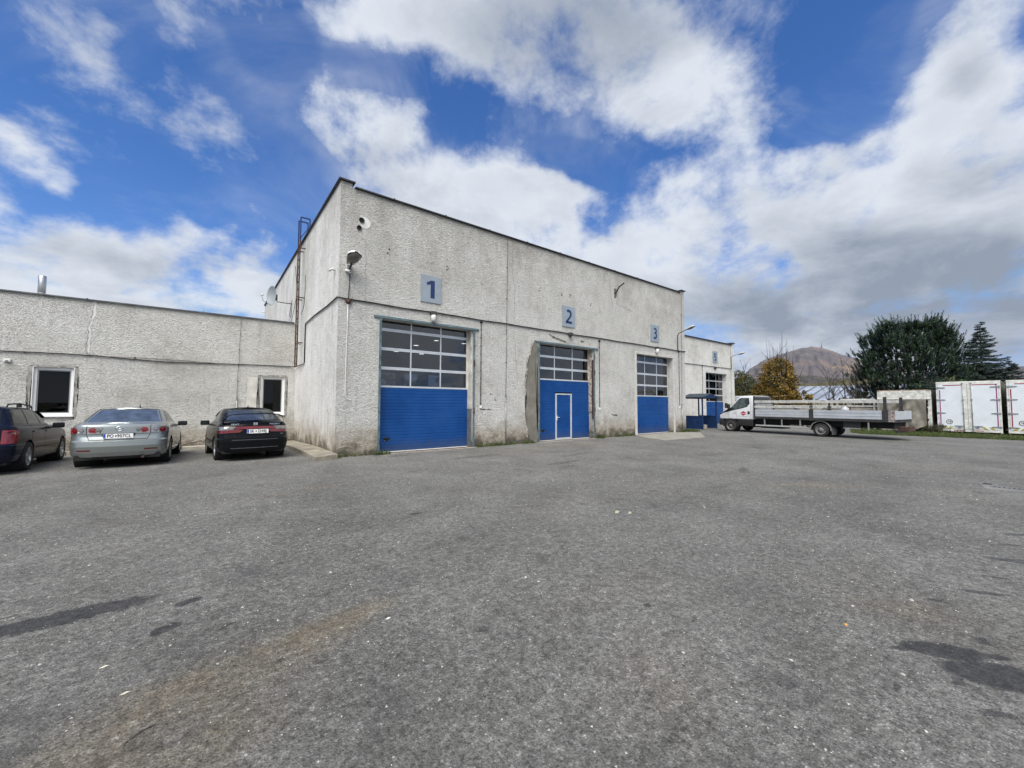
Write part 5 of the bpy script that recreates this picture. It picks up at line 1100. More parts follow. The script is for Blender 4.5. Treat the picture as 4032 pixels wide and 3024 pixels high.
mb = MB(); mb.box(.45, .60, -7.1, -1.2, .55, .80); mb.box(TW-.60, TW-.45, -7.1, -1.2, .55, .80); mb.box(.2, TW-.2, -4.55, -4.35, .28, .42); mb.box(.3, 1.2, -2.6, -1.5, .28, .6); mb.box(.05, .45, -5.9+.0, -5.4, .46, .76); mb.box(.4, TW-.4, -1.3, .3, .3, .6); mb.box(.22, TW-.22, -7.1, -1.3, .52, .799)
mb.build('chassis', M_under, tr)
MB().box(.02, .06, -6.0, -5.35, .50, .78).build('side_box', M_trim, tr); MB().box(.0, .03, -6.0, -5.35, .46, .50).build('side_box_edge', M_galv, tr)
MB().box(.6, TW-.6, -7.5, -7.1, .42, .60).build('tow_bar', M_rust, tr); MB().box(.1, TW-.1, -7.22, -7.15, .35, .45).build('underrun_bar', M_trim, tr)
M_deck = mat('deck_frame', base=(.03, .03, .03), rough=.7, vary=.3); BW0, BW1 = -.10, TW+.10
MB().box(BW0, BW1, -7.22, -1.36, .80, .92).build('deck', M_deck, tr)
for y in (-1.9, -2.75, -3.6, -6.3): MB().box(BW0+.03, BW0+.07, y-.03, y+.03, .42, .80).build('outrigger', M_galv, tr)
MB().box(BW0+.0, BW0+.035, -3.90, -1.45, .40, .475).build('side_guard', mat('guard_alu', base=(.45, .46, .44), rough=.5, metal=.3, vary=.1), tr)
M_drop = mat('dropside_alu', base=(.58, .61, .64), rough=.38, metal=.45, vary=.06)
def dropside(x0, x1, ya, yb, z0, z1):
    """three folded boards between shadow grooves"""
    prof = [(0, z0), (0, z0+.10), (.012, z0+.115), (-.010, z0+.13), (-.010, z0+.155), (.010, z0+.17), (0, z0+.18), (0, z1-.13), (.018, z1-.125), (.018, z1-.112), (0, z1-.105), (0, z1)]
    sg = 1 if x1 > x0 else -1; n = len(prof); vs = [(x0+p[0]*sg, ya, p[1]) for p in prof]+[(x0+p[0]*sg, yb, p[1]) for p in prof]
    mb = MB().add(vs, [(i, i+1, n+i+1, n+i) for i in range(n-1)]); mb.box(min(x0+.02*sg, x1), max(x0+.02*sg, x1), ya, yb, z0, z1); return mb.build('dropside', M_drop, tr)
dropside(BW0, BW0+.04, -4.00, -1.44, .925, 1.30); dropside(BW0, BW0+.04, -6.78, -4.20, .925, 1.30); dropside(BW1, BW1-.04, -4.00, -1.44, .925, 1.30); dropside(BW1, BW1-.04, -6.78, -4.20, .925, 1.30)
MB().box(BW0+.02, BW1-.02, -7.24, -7.20, .925, 1.30).build('tailboard', M_drop, tr)
for x0, x1 in ((BW0-.012, BW0+.05), (BW1-.05, BW1+.012)):
    MB().box(x0, x1, -1.43, -1.36, .80, 1.36).build('corner_post', M_deck, tr); MB().box(x0, x1, -4.19, -4.01, .78, 1.34).build('middle_post', M_deck, tr); MB().box(x0, x1, -6.99, -6.79, .82, 1.34).build('rear_post', M_deck, tr)
    MB().box(x0+.02, x1-.02, -4.15, -4.06, 1.34, 1.86).build('rack_post', M_deck, tr); MB().box(x0+.01, x1-.01, -6.95, -6.84, 1.34, 1.92).build('rack_post', M_deck, tr); MB().box(x0+.01, x1-.01, -4.20, -4.02, 1.84, 1.90).build('post_cap', M_deck, tr); MB().box(x0+.01, x1-.01, -4.19, -4.03, 1.42, 1.50).build('post_cap', M_deck, tr)
    MB().box(x0, x1, -7.21, -7.0, .83, 1.32).build('rear_corner', mat('corner_metal', base=(.35, .30, .27), rough=.5, metal=.4, vary=.6, vscale=9), tr)
M_plank = mat('weathered_plank', base=(.46, .46, .43), rough=.85, vary=.22, vscale=7)
for x0, x1 in ((BW0, BW0+.03), (BW1-.03, BW1)):
    MB().box(x0, x1, -6.9, -1.40, 1.66, 1.80).build('plank', M_plank, tr); MB().box(x0, x1, -4.6, -1.40, 1.40, 1.51).build('plank', M_plank, tr); MB().box(x0, x1, -1.42, -1.36, 1.34, 2.05).build('head_post', M_deck, tr)
MB().box(.05, TW-.05, -1.42, -1.385, .93, 1.62).build('headboard', mat('headboard_grey', base=(.26, .27, .28), rough=.7, vary=.2), tr)
MB().box(.04, TW-.04, -1.30, -1.272, .80, 2.045).build('cab_back', mat('cab_back_grey', base=(.16, .165, .17), rough=.6), tr); MB().box(.16, TW-.16, -1.325, -1.301, 1.66, 1.98).build('back_window', mat('back_window_dark', base=(.03, .033, .036), rough=.3), tr)
MB().add([(x, -4.45+.44*math.cos(a), .33+.44*math.sin(a)) for a in [PI*(-.02+1.04*i/14) for i in range(15)] for x in (-.02, .52)], [(2*i, 2*i+1, 2*i+3, 2*i+2) for i in range(14)], 0, True).build('mudguard', mat('mudguard_grey', base=(.10, .10, .10), rough=.6), tr)
MB().add([(-.024, -4.45+r*math.cos(a), .33+r*math.sin(a)) for a in [PI*(-.02+1.04*i/14) for i in range(15)] for r in (.41, .455)], [(2*i, 2*i+1, 2*i+3, 2*i+2) for i in range(14)]).build('mudguard_edge', mat('mudguard_edge', base=(.22, .22, .21), rough=.6), tr)
MB().box(-.01, .50, -4.92, -4.90, .12, .42).build('mud_flap', mat('mudguard_grey'), tr)
# ---- white box lorry and grey minibus standing beyond the cab
t = empty('box_lorry', (34.9, 4.2, -.1), R(23.5), 'white box lorry with blue print, mostly hidden behind the truck cab', 'lorry')
M_lorry = mat('lorry_side', base=(.42, .46, .50), rough=.4)
o = MB().box(-1.2, 1.2, -2.25, 3.6, .75, 2.36).build('box_body', M_lorry, t); bevel(o, .03, 2); MB().box(-1.22, 1.22, -2.27, 3.62, 2.36, 2.43).build('roof_edge', M_lampw, t); MB().box(-1.1, 1.1, -2.2, 3.2, .45, .74).build('chassis', M_under, t)
for y in (-1.5, 2.6):
    for s_ in (-1, 1): wheel(t, s_*1.05, y, .40, .25, 'steel', s_)
mb = MB()
for i in range(9): mb.box(-1.206, -1.2015, -1.2+i*.15, -1.1+i*.15, 1.98, 2.08)
mb.box(-1.206, -1.2015, -1.1, .1, 1.58, 1.78); mb.build('side_print', mat('print_blue', base=(.05, .12, .28)), t)

# ------------------------------------------------------------------ blue shelter beside the hall corner
sh = empty('blue_shelter', (22.65, .9, 0), 0, 'small blue steel shelter with a pitched roof tucked in the corner before door 5', 'shelter')
def B(n, x0, x1, y0, y1, z0, z1, m=M_blue2): return MB().box(x0, x1, y0, y1, z0, z1).build(n, m, sh)
sx0, sx1, sy0, sy1 = -.9, .9, -.55, .62
for x in (sx0, sx1):
    for y in (sy0, sy1): B('post', x-.035, x+.035, y-.035, y+.035, 0, 1.94)
B('side_panel', sx0-.012, sx0+.012, sy0+.036, sy1-.036, .06, .80); B('side_panel', sx1-.012, sx1+.012, sy0+.036, sy1-.036, .06, .80); B('back_panel', sx0+.036, sx1-.036, sy1-.012, sy1+.012, .06, .80) 
for z in (.03, .80): B('rail', sx0-.03, sx0+.03, sy0+.036, sy1-.036, z, z+.045); B('rail', sx1-.03, sx1+.03, sy0+.036, sy1-.036, z, z+.045)
for z in (1.89,):
    for x in (sx0, sx1): B('eave_beam', x-.03, x+.03, sy0-.1, sy1+.1, z+.052, z+.11)
    for y in (sy0, sy1): B('eave_beam', sx0+.031, sx1-.031, y-.03, y+.03, z+.05, z+.11)
M_roofs = mat('shelter_roof', base=(.022, .04, .055), rough=.5, vary=.25)
mb = MB(); mb.prism([(sx0-.14, 2.005), (0, 2.25), (sx1+.14, 2.005), (sx1+.14, 2.025), (0, 2.275), (sx0-.14, 2.025)], 'y', sy0-.14, sy1+.14); mb.build('roof', M_roofs, sh)
for y in (sy0-.135, sy1+.11): MB().prism([(sx0-.12, 1.99), (sx1+.12, 1.99), (0, 2.235)], 'y', y, y+.02).build('gable', M_blue2, sh)
t = empty('concrete_block', (22.35, .55, 0), .3, 'small concrete block on the ground inside the blue shelter', 'block'); bevel(MB().box(-.2, .2, -.14, .14, 0, .26).build('block', M_concrete, t), .02, 2); MB().box(-.14, .14, -.09, .09, .262, .29).build('cap', M_galv, t)
t = empty('tyre_on_ground', (22.7, 1.05, 0), 0, 'dark tyre lying on the ground in the blue shelter', 'tyre'); MB().lathe([(.18, .02), (.28, 0), (.32, .04), (.32, .16), (.28, .2), (.18, .18), (.18, .02)], (0, 0, 0), 'z', 28).build('tyre', M_tyre, t); MB().lathe([(.18, .05), (.17, .1), (.18, .15)], (0, 0, 0), 'z', 28).build('inner_lip', M_dark, t)

# ------------------------------------------------------------------ swap bodies and tarp container at the right
DIR = Vector((0, -1, 0)); NRM = Vector((-.7146, -.6995, 0))
M_box = mat('swap_body_white', base=(.70, .74, .77), rough=.42, vary=.05, vscale=2); M_boxf = mat('swap_body_frame', base=(.66, .66, .60), rough=.5, vary=.15, vscale=5); M_purple = mat('reflex_purple', base=(.26, .03, .16), rough=.5); M_redt = mat('reflex_red', base=(.30, .02, .03), rough=.5); M_hz = mat('hazard_yellow', base=(.42, .34, .05), rough=.6); M_grime = mat('grimy_side', base=(.20, .20, .17), rough=.8, vary=.5, vscale=3)
def swap_body(origin, W_, label, tape, sagtape, low=.02):
    t = empty('swap_body', origin, math.atan2(DIR.y, DIR.x), label, 'container', 'white swap bodies standing in a row')
    H = 2.86; y0 = 0.0
    MB().box(.03, W_-.03, .04, 7.2, .22, H-.02).build('box', M_grime, t)
    bevel(MB().box(0, .11, -.02, .10, .05, H).build('corner_post', M_boxf, t), .01, 1); bevel(MB().box(W_-.11, W_, -.02, .10, .02, H+.03).build('corner_post', M_boxf, t), .01, 1); MB().box(.11, W_-.11, -.02, .06, H-.12, H).build('top_rail', M_boxf, t); MB().box(.11, W_-.11, -.02, .06, .06, .2).build('bottom_rail', M_boxf, t)
    MB().box(0, W_, .0, 7.2, H+.001, H+.03).build('roof_skin', M_boxf, t)
    mid = W_/2; hw = W_*.345
    MB().box(.115, mid-.008, -.03, .0, .21, H-.125).build('door', M_box, t); MB().box(mid+.008, W_-.115, -.03, .0, .21, H-.125).build('door', M_box, t)
    MB().box(mid-.21, mid-.009, -.036, -.031, .21, H-.13).build('door_edge', M_boxf, t); MB().box(mid+.009, mid+.21, -.036, -.031, .21, H-.13).build('door_edge', M_boxf, t)
    for s_ in (-1, 1):
        MB().tube([(mid+s_*.22, -.06, .12), (mid+s_*.22, -.06, H-.03)], .018, 8).build('lock_bar', M_galv, t)
        for z in (.14, 1.1, 1.85, H-.08): MB().box(mid+s_*.22-.05, mid+s_*.22+.05, -.075, -.032, z-.03, z+.03).build('bar_bracket', M_galv, t)
        MB().box(mid+s_*.22+(0 if s_ > 0 else -.5), mid+s_*.22+(.5 if s_ > 0 else 0), -.085, -.065, .36, .40).build('lock_handle', M_galv, t); MB().box(mid+s_*.45-.08, mid+s_*.45+.08, -.07, -.035, .28, .36).build('handle_catch', M_galv, t)
        for z in (.36, 1.10, 1.85, 2.55):
            x0 = .02 if s_ < 0 else W_-.02; mb = MB(); mb.prism([(x0, z-.035), (x0-s_*.05, z-.045), (x0-s_*.44, z-.025), (x0-s_*.50, z), (x0-s_*.44, z+.025), (x0-s_*.05, z+.045), (x0, z+.035)], 'y', -.05, -.032); mb.build('hinge', M_galv, t)
    # reflective tape
    MB().box(.17, .23, -.034, -.0305, .40, H-.45).build('reflex_tape', tape, t); MB().box(W_-.23, W_-.17, -.034, -.0305, .40, H-.14).build('reflex_tape', tape, t); MB().box(.38, mid-.25, -.034, -.0305, H-.20, H-.155).build('reflex_tape', M_redt, t); MB().box(mid+.25, W_-.17, -.034, -.0305, H-.20, H-.155).build('reflex_tape', M_redt, t)
    MB().box(.86, mid-.26, -.024, -.0202, .10, .14).build('reflex_tape', M_redt, t); MB().box(mid+.26, W_-.9, -.024, -.0202, .10, .14).build('reflex_tape', M_redt, t)
    for xa, sg in ((.2, 1), (.53, 1), (W_-.86, -1), (W_-.50, -1)): MB().prism([(xa, .215), (xa+.18, .215), (xa+.18+.16*sg, .335), (xa+.16*sg, .335)], 'y', -.034, -.0305).build('hazard_stripe', M_hz, t)
    o = MB().add([(.66+rr_*1.3*math.cos(2*PI*q/28), -.035, .60+rr_*math.sin(2*PI*q/28)) for q in range(28) for rr_ in (.105, .135)], [(2*q, 2*q+1, (2*q+3) % 56, (2*q+2) % 56) for q in range(28)]).build('speed_ring', M_trim, t); MB().disc((.66, -.0325, .60), .11, (0, -1, 0), 24, rx=1.3).build('speed_disc', M_plate, t)
    text_mesh('60', .14, 'speed_number', M_ink, (.66, -.037, .60), (PI/2, 0, 0), t, offset=.006, extrude=.001)
    for x in (.2, W_-.3): MB().box(x, x+.1, .3, .5, 0, .22).build('support_leg', M_under, t)
    MB().box(.1, W_-.1, .35, 7, .001, .2).build('dark_frame', M_under, t)
    for ch in t.children:                     # the face was laid out 3.29 wide; the real one is 2.40 m
        if ch.name.startswith('speed_number'): ch.location.x *= .73; continue
        ch.data.transform(Matrix.Scale(.73, 4, (1, 0, 0)))
    return t
swap_body((31.0, -8.84, .03), 3.29, 'white swap body with double doors and purple tape, beside the tarp container', M_purple, True)
swap_body((31.0, -11.43, .03), 3.29, 'white swap body with red tape cut off by the right edge', M_redt, True)
t = empty('tarp_container', (31.0, -8.62, 0), 0, 'rust-streaked white container with a torn grey tarp hanging over its open end', 'container')
L = 2.38
M_flake = mat('flaking_white', base=(.60, .60, .55), rough=.8, vary=.22, vscale=5)
bevel(MB().box(0, .10, -.01, .17, .12, 2.50).build('corner_post', M_flake, t), .01, 1); bevel(MB().box(0, .1, L-.12, L, .12, 2.46).build('corner_post', M_flake, t), .01, 1); MB().box(-.02, .08, .171, L-.121, 1.98, 2.46).build('header_panel', M_flake, t); MB().box(-.05, .1, -.01, L, 1.93, 1.975).build('header_rail', M_boxf, t); MB().box(-.025, .11, -.01, L, 2.462, 2.50).build('top_rail', mat('rust_edge', base=(.30, .17, .10), vary=.6, vscale=6), t)
MB().box(.12, 6.8, -.01, .03, .15, 2.48).build('side_panel', M_grime, t); MB().box(.12, 6.8, L-.04, L, .15, 2.45).build('side_panel', M_grime, t); MB().box(.12, 6.8, .031, L-.041, 2.40, 2.45).build('roof_panel', M_flake, t); MB().box(.05, 6.8, 0, L, .05, .15).build('floor_frame', M_under, t); MB().box(6.7, 6.8, .04, L-.05, .16, 2.39).build('end_wall', M_dark, t)
mb = MB()        # rows of rust marks along the torn edge
r4 = random.Random(9)
for k in range(60): z = r4.uniform(.3, 1.9); y = .19+r4.uniform(-.03, .07); s_ = r4.uniform(.015, .05); mb.box(-.012, .0, y-s_, y+s_, z-s_, z+s_)
tag(mb.build('rust_fringe', M_rust, t), kind='stuff')
# draped tarp: folded sheet with a sagging swag and a lifted lower corner
nY, nZ = 60, 34; vs = []
for j in range(nZ+1):
    v = j/nZ
    for i in range(nY+1):
        u = i/nY; y = .20+(L-.20-.05)*u*(1.0)-0.0
        low = .02+max(0, .34*(1-u/.32)) if u < .32 else .02+.03*math.sin(u*40)
        z = 1.93-(1.93-low)*v; swag = math.exp(-((u-.36-.18*math.sin(v*PI))/.20)**2)*math.sin(v*PI)*.22
        x = -.08-.05*math.sin(u*17+v*5.0)*(.3+v)-.008*math.sin(u*47+v*9)-swag*math.sin(u*14-v*11)-.10*v*math.sin(u*PI)-.05*v
        vs.append((x, y, z))
fs = [(j*(nY+1)+i, j*(nY+1)+i+1, (j+1)*(nY+1)+i+1, (j+1)*(nY+1)+i) for j in range(nZ) for i in range(nY)]
def tarp_fn(t_, b, pos):
    n = t_.noise(pos, 1.7, 7, .65); c = t_.ramp(n, [(.34, (.12, .108, .088)), (.52, (.19, .175, .145)), (.68, (.27, .255, .215))]); sv_ = t_.noise(t_.vmath('MULTIPLY', pos, (5, 5, .6)), 1, 5, .6)
    t_.put(b.inputs['Base Color'], t_.mix(t_.rng(sv_, .5, .75, 0, .5), c, (.13, .115, .09, 1))); b.inputs['Roughness'].default_value = .8
tp = empty('tarpaulin', (31.0, -8.62, 0), 0, 'dirty beige grey tarpaulin sagging in folds over the container end', 'tarpaulin'); MB().add(vs, fs, 0, True).build('sheet', mat('tarp_cloth', tarp_fn, bump=.3, bscale=25), tp)
mb = MB()
for k in range(9): y = .5+k*.2; mb.disc((-.13, y, .07), .022, (-1, 0, 0), 10)
mb.build('eyelets', M_dark, tp)
# second low container carcass and wall behind the truck bed
t = empty('old_concrete_wall', (33.0, -6.1, 0), R(8), 'long low weathered concrete wall behind the truck bed', 'wall')
for k in range(6):
    MB().box(0, .22, k*1.6+.012, (k+1)*1.6-.012, -.1, 1.42+.03*math.sin(k*2.1)).build('wall_panel', M_cement if k % 2 else M_concrete, t)
MB().box(-.05, .27, 0, 9.6, 1.452, 1.54).build('coping', M_plank, t)
t = empty('white_awning_frame', (31.5, -6.05, 0), R(3), 'short pale beam on a post running left from the tarp container', 'frame')
MB().box(-.06, .06, -.0, 1.75, 1.86, 1.98).build('beam', M_flake, t)
for y in (.05,): MB().box(-.04, .04, y-.04, y+.04, 0, 1.859).build('post', M_flake, t)
t = empty('pallet_stack', (31.9, -3.6, 0), .1, 'stack of grey wooden pallets under the pale beam', 'pallets')
for k in range(8):
    z = k*.15
    for j in range(6): MB().box(-.4, .4, -.58+j*.21, -.46+j*.21, z+.11, z+.13).build('board', M_plank, t) if k in (3, 7) else None
    MB().box(-.4, .4, -.6, .6, z+.09, z+.108).build('deck', mat('old_wood', base=(.14, .12, .095), rough=.9, vary=.4), t); mb = MB()
    for yy in (-.58, -.06, .46): mb.box(-.4, .4, yy, yy+.12, z, z+.088)
    mb.build('bearers', mat('old_wood'), t)
r5 = random.Random(21)
for k in range(9):
    L_ = r5.uniform(1.2, 2.8); x, y = 30.6+r5.uniform(-.5, .8), -3.3+k*.42; a = r5.uniform(-.5, .5)
    t = empty('scrap_plank', (x, y, .05+r5.uniform(0, .15)), a, 'grey %s plank leaning in the scrap heap %s' % (['split', 'pale', 'dark', 'bent', 'short', 'long', 'rough', 'narrow', 'wide'][k], ['nearest the tarp', 'beside the pallets', 'left of the pallets', 'below the beam', 'at the wall foot', 'behind the mudguard', 'beyond the side guard', 'behind the cab', 'at its left end'][k]), 'plank', 'planks in the scrap heap behind the truck')
    o = MB().bar((0, 0, 0), (.2, L_*.5, r5.uniform(.15, 1.1)), .14, .03).build('board', M_plank if k % 2 else M_galv, t)
t = empty('machine_part', (31.6, -2.1, 0), .4, 'rusty dark machine frame in the scrap heap behind the truck rack', 'machine'); MB().box(-.5, .5, -.4, .4, .2, .9).build('block', M_rust, t); MB().tube([(-.4, -.3, .9), (-.2, .4, 1.25), (.4, .5, 1.3)], .06, 8).build('arm', M_dark, t); MB().lathe([(0, -.08), (.35, -.08), (.35, .08), (0, .08)], (-.55, 0, .55), 'x', 20).build('flywheel', M_rust, t)
t = empty('canister', (31.0, -4.6, .95), 0, 'crumpled white plastic canister on top of the scrap behind the truck rack', 'canister'); o = MB().lathe([(0, 0), (.2, .02), (.24, .2), (.2, .42), (.08, .5), (.05, .56), (0, .56)], (0, 0, 0), 'z', 14).build('can', mat('crumpled_plastic', base=(.42, .44, .46), rough=.4, vary=.3, vscale=14, bump=.8, bscale=12), t); MB().lathe([(0, 0), (.06, 0), (.06, .05), (0, .05)], (0, 0, .56), 'z', 10).build('cap', M_galv, t); MB().box(-.25, .25, -.2, .2, -1.0, -.002).build('crate', M_plank, t)

# ------------------------------------------------------------------ pale sheet roof of the low shed
def polar(az, d, z=0): return Vector((CAMP.x+math.cos(R(az))*d, CAMP.y+math.sin(R(az))*d, z))
M_sheet = mat('pale_sheet_roof', base=(.25, .285, .34), rough=.6, vary=.2, vscale=.6)
shd = empty('low_shed', polar(13, 60, 0), R(13), 'long low shed with a pale blue-grey panel roof beyond the trees', 'shed')
for k in range(16):
    y0 = -9.0+k*1.14
    for j in range(3):
        f0, f1 = j/3, (j+1)/3
        a = (0+7*f0, 2.05+2.05*f0); b2 = (0+7*f1-.03, 2.05+2.05*f1-.01)
        sl = 2.2   # panels lean along the slope
        MB().add([(a[0], y0-sl*f0+.03, a[1]), (a[0], y0+1.10-sl*f0, a[1]), (b2[0], y0+1.10-sl*f1, b2[1]), (b2[0], y0+.03-sl*f1, b2[1])], [(0, 1, 2, 3)]).build('roof_sheet', M_sheet, shd)
    MB().bar((0, y0, 2.07), (7, y0-sl, 4.12), .20, .08).build('roof_rib', mat('rib_grey', base=(.12, .13, .15)), shd)
MB().box(.1, 6.8, -9.3, 8.6, -.2, 2.02).build('wall', M_concrete, shd); MB().add([(0, -9, 2.03), (0, 9, 2.03), (7, 9, 4.06), (7, -10.2, 4.06)], [(0, 1, 2, 3)]).build('under_roof', mat('rib_grey'), shd)

# ------------------------------------------------------------------ trees
def leaf_mesh(pts, size, r, mi_fn, tri=False):
    """two-triangle leaf sprays at points, random orientation"""
    n = len(pts); rs = np.random.RandomState(r); a = rs.normal(size=(n, 3)); a /= np.linalg.norm(a, axis=1)[:, None]; b = rs.normal(size=(n, 3)); b -= (a*b).sum(1)[:, None]*a; b /= np.linalg.norm(b, axis=1)[:, None]
    s_ = (size*(.6+.8*rs.rand(n)))[:, None]; P = np.array(pts)
    V = np.stack([P-a*s_, P+b*s_*.55, P+a*s_, P-b*s_*.55], 1).reshape(-1, 3); F = np.arange(n*4).reshape(n, 4)
    return V, F, np.array([mi_fn(p) for p in pts])
def mesh_np(name, V, F, mats, mi, parent, smooth=False):
    me = bpy.data.meshes.new(name); nf, k = F.shape; me.vertices.add(len(V)); me.vertices.foreach_set('co', V.astype(np.float32).ravel()); me.loops.add(nf*k); me.loops.foreach_set('vertex_index', F.astype(np.int32).ravel())
    me.polygons.add(nf); me.polygons.foreach_set('loop_start', np.arange(0, nf*k, k, dtype=np.int32)); 
    for m in mats: me.materials.append(m)
    me.polygons.foreach_set('material_index', mi.astype(np.int32)); me.update(calc_edges=True); me.validate()
    o = bpy.data.objects.new(name, me); COL.objects.link(o); o.parent = parent; return o
def limbs(mb, base, h, r, rnd, n=14, spread=.5, start=.25, up=.9, r0=.12, sub=2, lean=(0, 0)):
    tips = []; top = Vector(base)+Vector((lean[0], lean[1], h)); mb.tube([base, Vector(base)+(top-Vector(base))*.5+Vector((rnd.uniform(-.1, .1), rnd.uniform(-.1, .1), 0)), top], [r0, r0*.55, r0*.1], 7)
    for k in range(n):
        f = start+(1-start)*k/n; p = Vector(base)+(top-Vector(base))*f; a = k*2.4+rnd.random(); L = r*(1-.55*f)*rnd.uniform(.7, 1.15); d = Vector((math.cos(a)*spread, math.sin(a)*spread, up)).normalized()
        q = p+d*L*.55+Vector((0, 0, .05)); e = p+d*L+Vector((math.cos(a)*L*.1, math.sin(a)*L*.1, L*.08)); w = r0*.4*(1-f*.7); mb.tube([p, q, e], [w, w*.6, w*.15], 5); tips.append(e)
        for j in range(sub):
            b2 = p+(e-p)*rnd.uniform(.35, .9); d2 = (d+Vector((rnd.uniform(-.6, .6), rnd.uniform(-.6, .6), rnd.uniform(.0, .6)))).normalized(); e2 = b2+d2*L*rnd.uniform(.3, .6); mb.tube([b2, e2], [w*.4, w*.1], 4); tips.append(e2)
    return tips
def bark(name, c): return mat(name, base=c, rough=.95, vary=.35, vscale=6)
M_barkb = bark('brown_bark', (.045, .036, .028)); M_barkg = bark('grey_bark', (.09, .085, .078))
def leafmat(name, c1, c2, c3):
    def fn(t, b, pos):
        n = t.noise(pos, 1.1, 4, .6); n2 = t.noise(pos, 9, 2, .6); t.put(b.inputs['Base Color'], t.ramp(t.math('ADD', t.math('MULTIPLY', n, .55), t.math('MULTIPLY', n2, .45)), [(.36, c1), (.5, c2), (.64, c3)]))
        b.inputs['Subsurface Weight'].default_value = 0.0
    return mat(name, fn, rough=.7)
L_gold = leafmat('gold_leaves', (.085, .050, .008), (.19, .115, .014), (.31, .20, .026)); L_olive = leafmat('olive_leaves', (.045, .045, .010), (.10, .085, .014), (.17, .13, .022)); L_rust = leafmat('rust_leaves', (.07, .03, .012), (.13, .055, .018), (.2, .1, .04))
L_dgreen = leafmat('dull_green_leaves', (.03, .042, .018), (.06, .072, .028), (.10, .105, .045)); L_pine = leafmat('pine_needles', (.012, .030, .014), (.026, .056, .022), (.052, .09, .036)); L_spruce = leafmat('spruce_needles', (.015, .03, .026), (.03, .052, .044), (.055, .08, .066))
def crown_tree(name, base, h, lobes, nleaf, size, mats, label, cat, seed, barkm=M_barkb, trunk_h=None, r0=.12, twigs=0, group=None):
    """lobes: (x, y, z, rx, ry, rz) ellipsoids filled with leaves, denser near the outside"""
    t = empty(name, base, 0, label, cat, group); rnd = random.Random(seed); rs = np.random.RandomState(seed)
    mb = MB(); limbs(mb, (0, 0, 0), (trunk_h or h)*.92, h*.42, rnd, n=16, spread=.55, start=.18, up=.75, r0=r0); 
    for k in range(twigs):
        a = rnd.uniform(0, 2*PI); rr_ = rnd.uniform(.1, .9)*lobes[0][3]; p = Vector((math.cos(a)*rr_, math.sin(a)*rr_, h*.55)); mb.tube([p, p+Vector((math.cos(a)*.2, math.sin(a)*.2, h*.28)), p+Vector((math.cos(a)*.35+rnd.uniform(-.2, .2), math.sin(a)*.3, h*rnd.uniform(.42, .62)))], [.03, .018, .006], 4)
    mb.build('trunk', barkm, t)
    tot = sum(l[3]*l[4]*l[5] for l in lobes); pts = []; 
    for l in lobes:
        n = int(nleaf*l[3]*l[4]*l[5]/tot); k = max(6, n//26); d = rs.normal(size=(k, 3)); d /= np.linalg.norm(d, axis=1)[:, None]; rad = rs.uniform(.45, 1.0, size=(k, 1))**.5; c = d*rad*np.array(l[3:6])+np.array(l[0:3])
        cl = np.repeat(c, 26, 0)+rs.normal(size=(k*26, 3))*np.array([.13, .13, .10])*max(l[3:6])*.55; pts.append(cl)
    pts = np.concatenate(pts); pts = pts[pts[:, 2] > .25]
    V, F, mi = leaf_mesh(pts, size, seed, lambda p: 0); q = np.sin(pts[:, 0]*3.1+pts[:, 2]*2.3)+np.cos(pts[:, 1]*2.7)+rs.normal(size=len(pts))*.8; mi = np.clip(((q+1.6)/3.2*len(mats)).astype(int), 0, len(mats)-1)
    mesh_np('crown', V, F, mats, mi, t); return t
def shoot_tree(name, base, shoots, mats, label, cat, seed, trunk, needle=.16, blade=14, group=None):
    """shoots: list of (position, direction, length, radius) dressed with needle blades"""
    t = empty(name, base, 0, label, cat, group); trunk(t); rs = np.random.RandomState(seed); Vs, Fs, Ms = [], [], []; c = 0
    P = np.array([s_[0] for s_ in shoots]); D = np.array([s_[1] for s_ in shoots]); D /= np.linalg.norm(D, axis=1)[:, None]; L_ = np.array([s_[2] for s_ in shoots]); Rr = np.array([s_[3] for s_ in shoots])
    n = len(shoots)
    rv = rs.normal(size=(n, blade, 3)); rv -= (rv*D[:, None]).sum(2)[..., None]*D[:, None]; rv /= np.linalg.norm(rv, axis=2)[..., None]
    f = rs.rand(n, blade, 1); root = P[:, None]+D[:, None]*(L_[:, None, None]*f); tip = root+rv*Rr[:, None, None]*(1-.45*f)+D[:, None]*(Rr[:, None, None]*.9); sd = np.cross(D[:, None], rv)*Rr[:, None, None]*.11
    V = np.stack([root-sd, root+sd, tip], 2).reshape(-1, 3); F = np.arange(len(V)).reshape(-1, 3); mi = np.repeat(rs.randint(0, len(mats), n), blade)
    mesh_np('crown', V, F, mats, mi, t); return t

crown_tree('maple_tree', polar(18.75, 52), 8.0, [(0, .1, 4.0, 1.9, 1.75, 2.7), (0, .2, 2.2, 2.0, 2.3, 1.6), (-.5, -2.1, 1.7, 1.2, 1.4, 1.4), (.3, 1.7, 2.6, 1.2, 1.1, 1.6)], 22000, .095, [L_gold, L_gold, L_olive, L_gold], 'yellow and brown maple with bare upper twigs behind the truck cab', 'tree', 5, twigs=16, r0=.16)
crown_tree('leafy_tree', polar(22.3, 56), 7.0, [(0, 0, 3.2, 1.9, 1.4, 2.2), (.3, .7, 4.2, .9, .8, 1.8), (0, -1.5, 2.2, 1.6, 1.3, 1.9)], 12000, .085, [L_dgreen, L_dgreen, L_olive], 'dull green tree just right of the annex corner', 'tree', 6, r0=.14)
crown_tree('autumn_bush', polar(11.7, 46), 3.6, [(0, 0, 1.7, 1.2, 1.2, 1.1), (.3, -1.3, 2.2, .9, 1.0, 1.0)], 1700, .07, [L_olive, L_rust], 'thin brownish green bush between the bare trees and the pine', 'bush', 8, r0=.06)
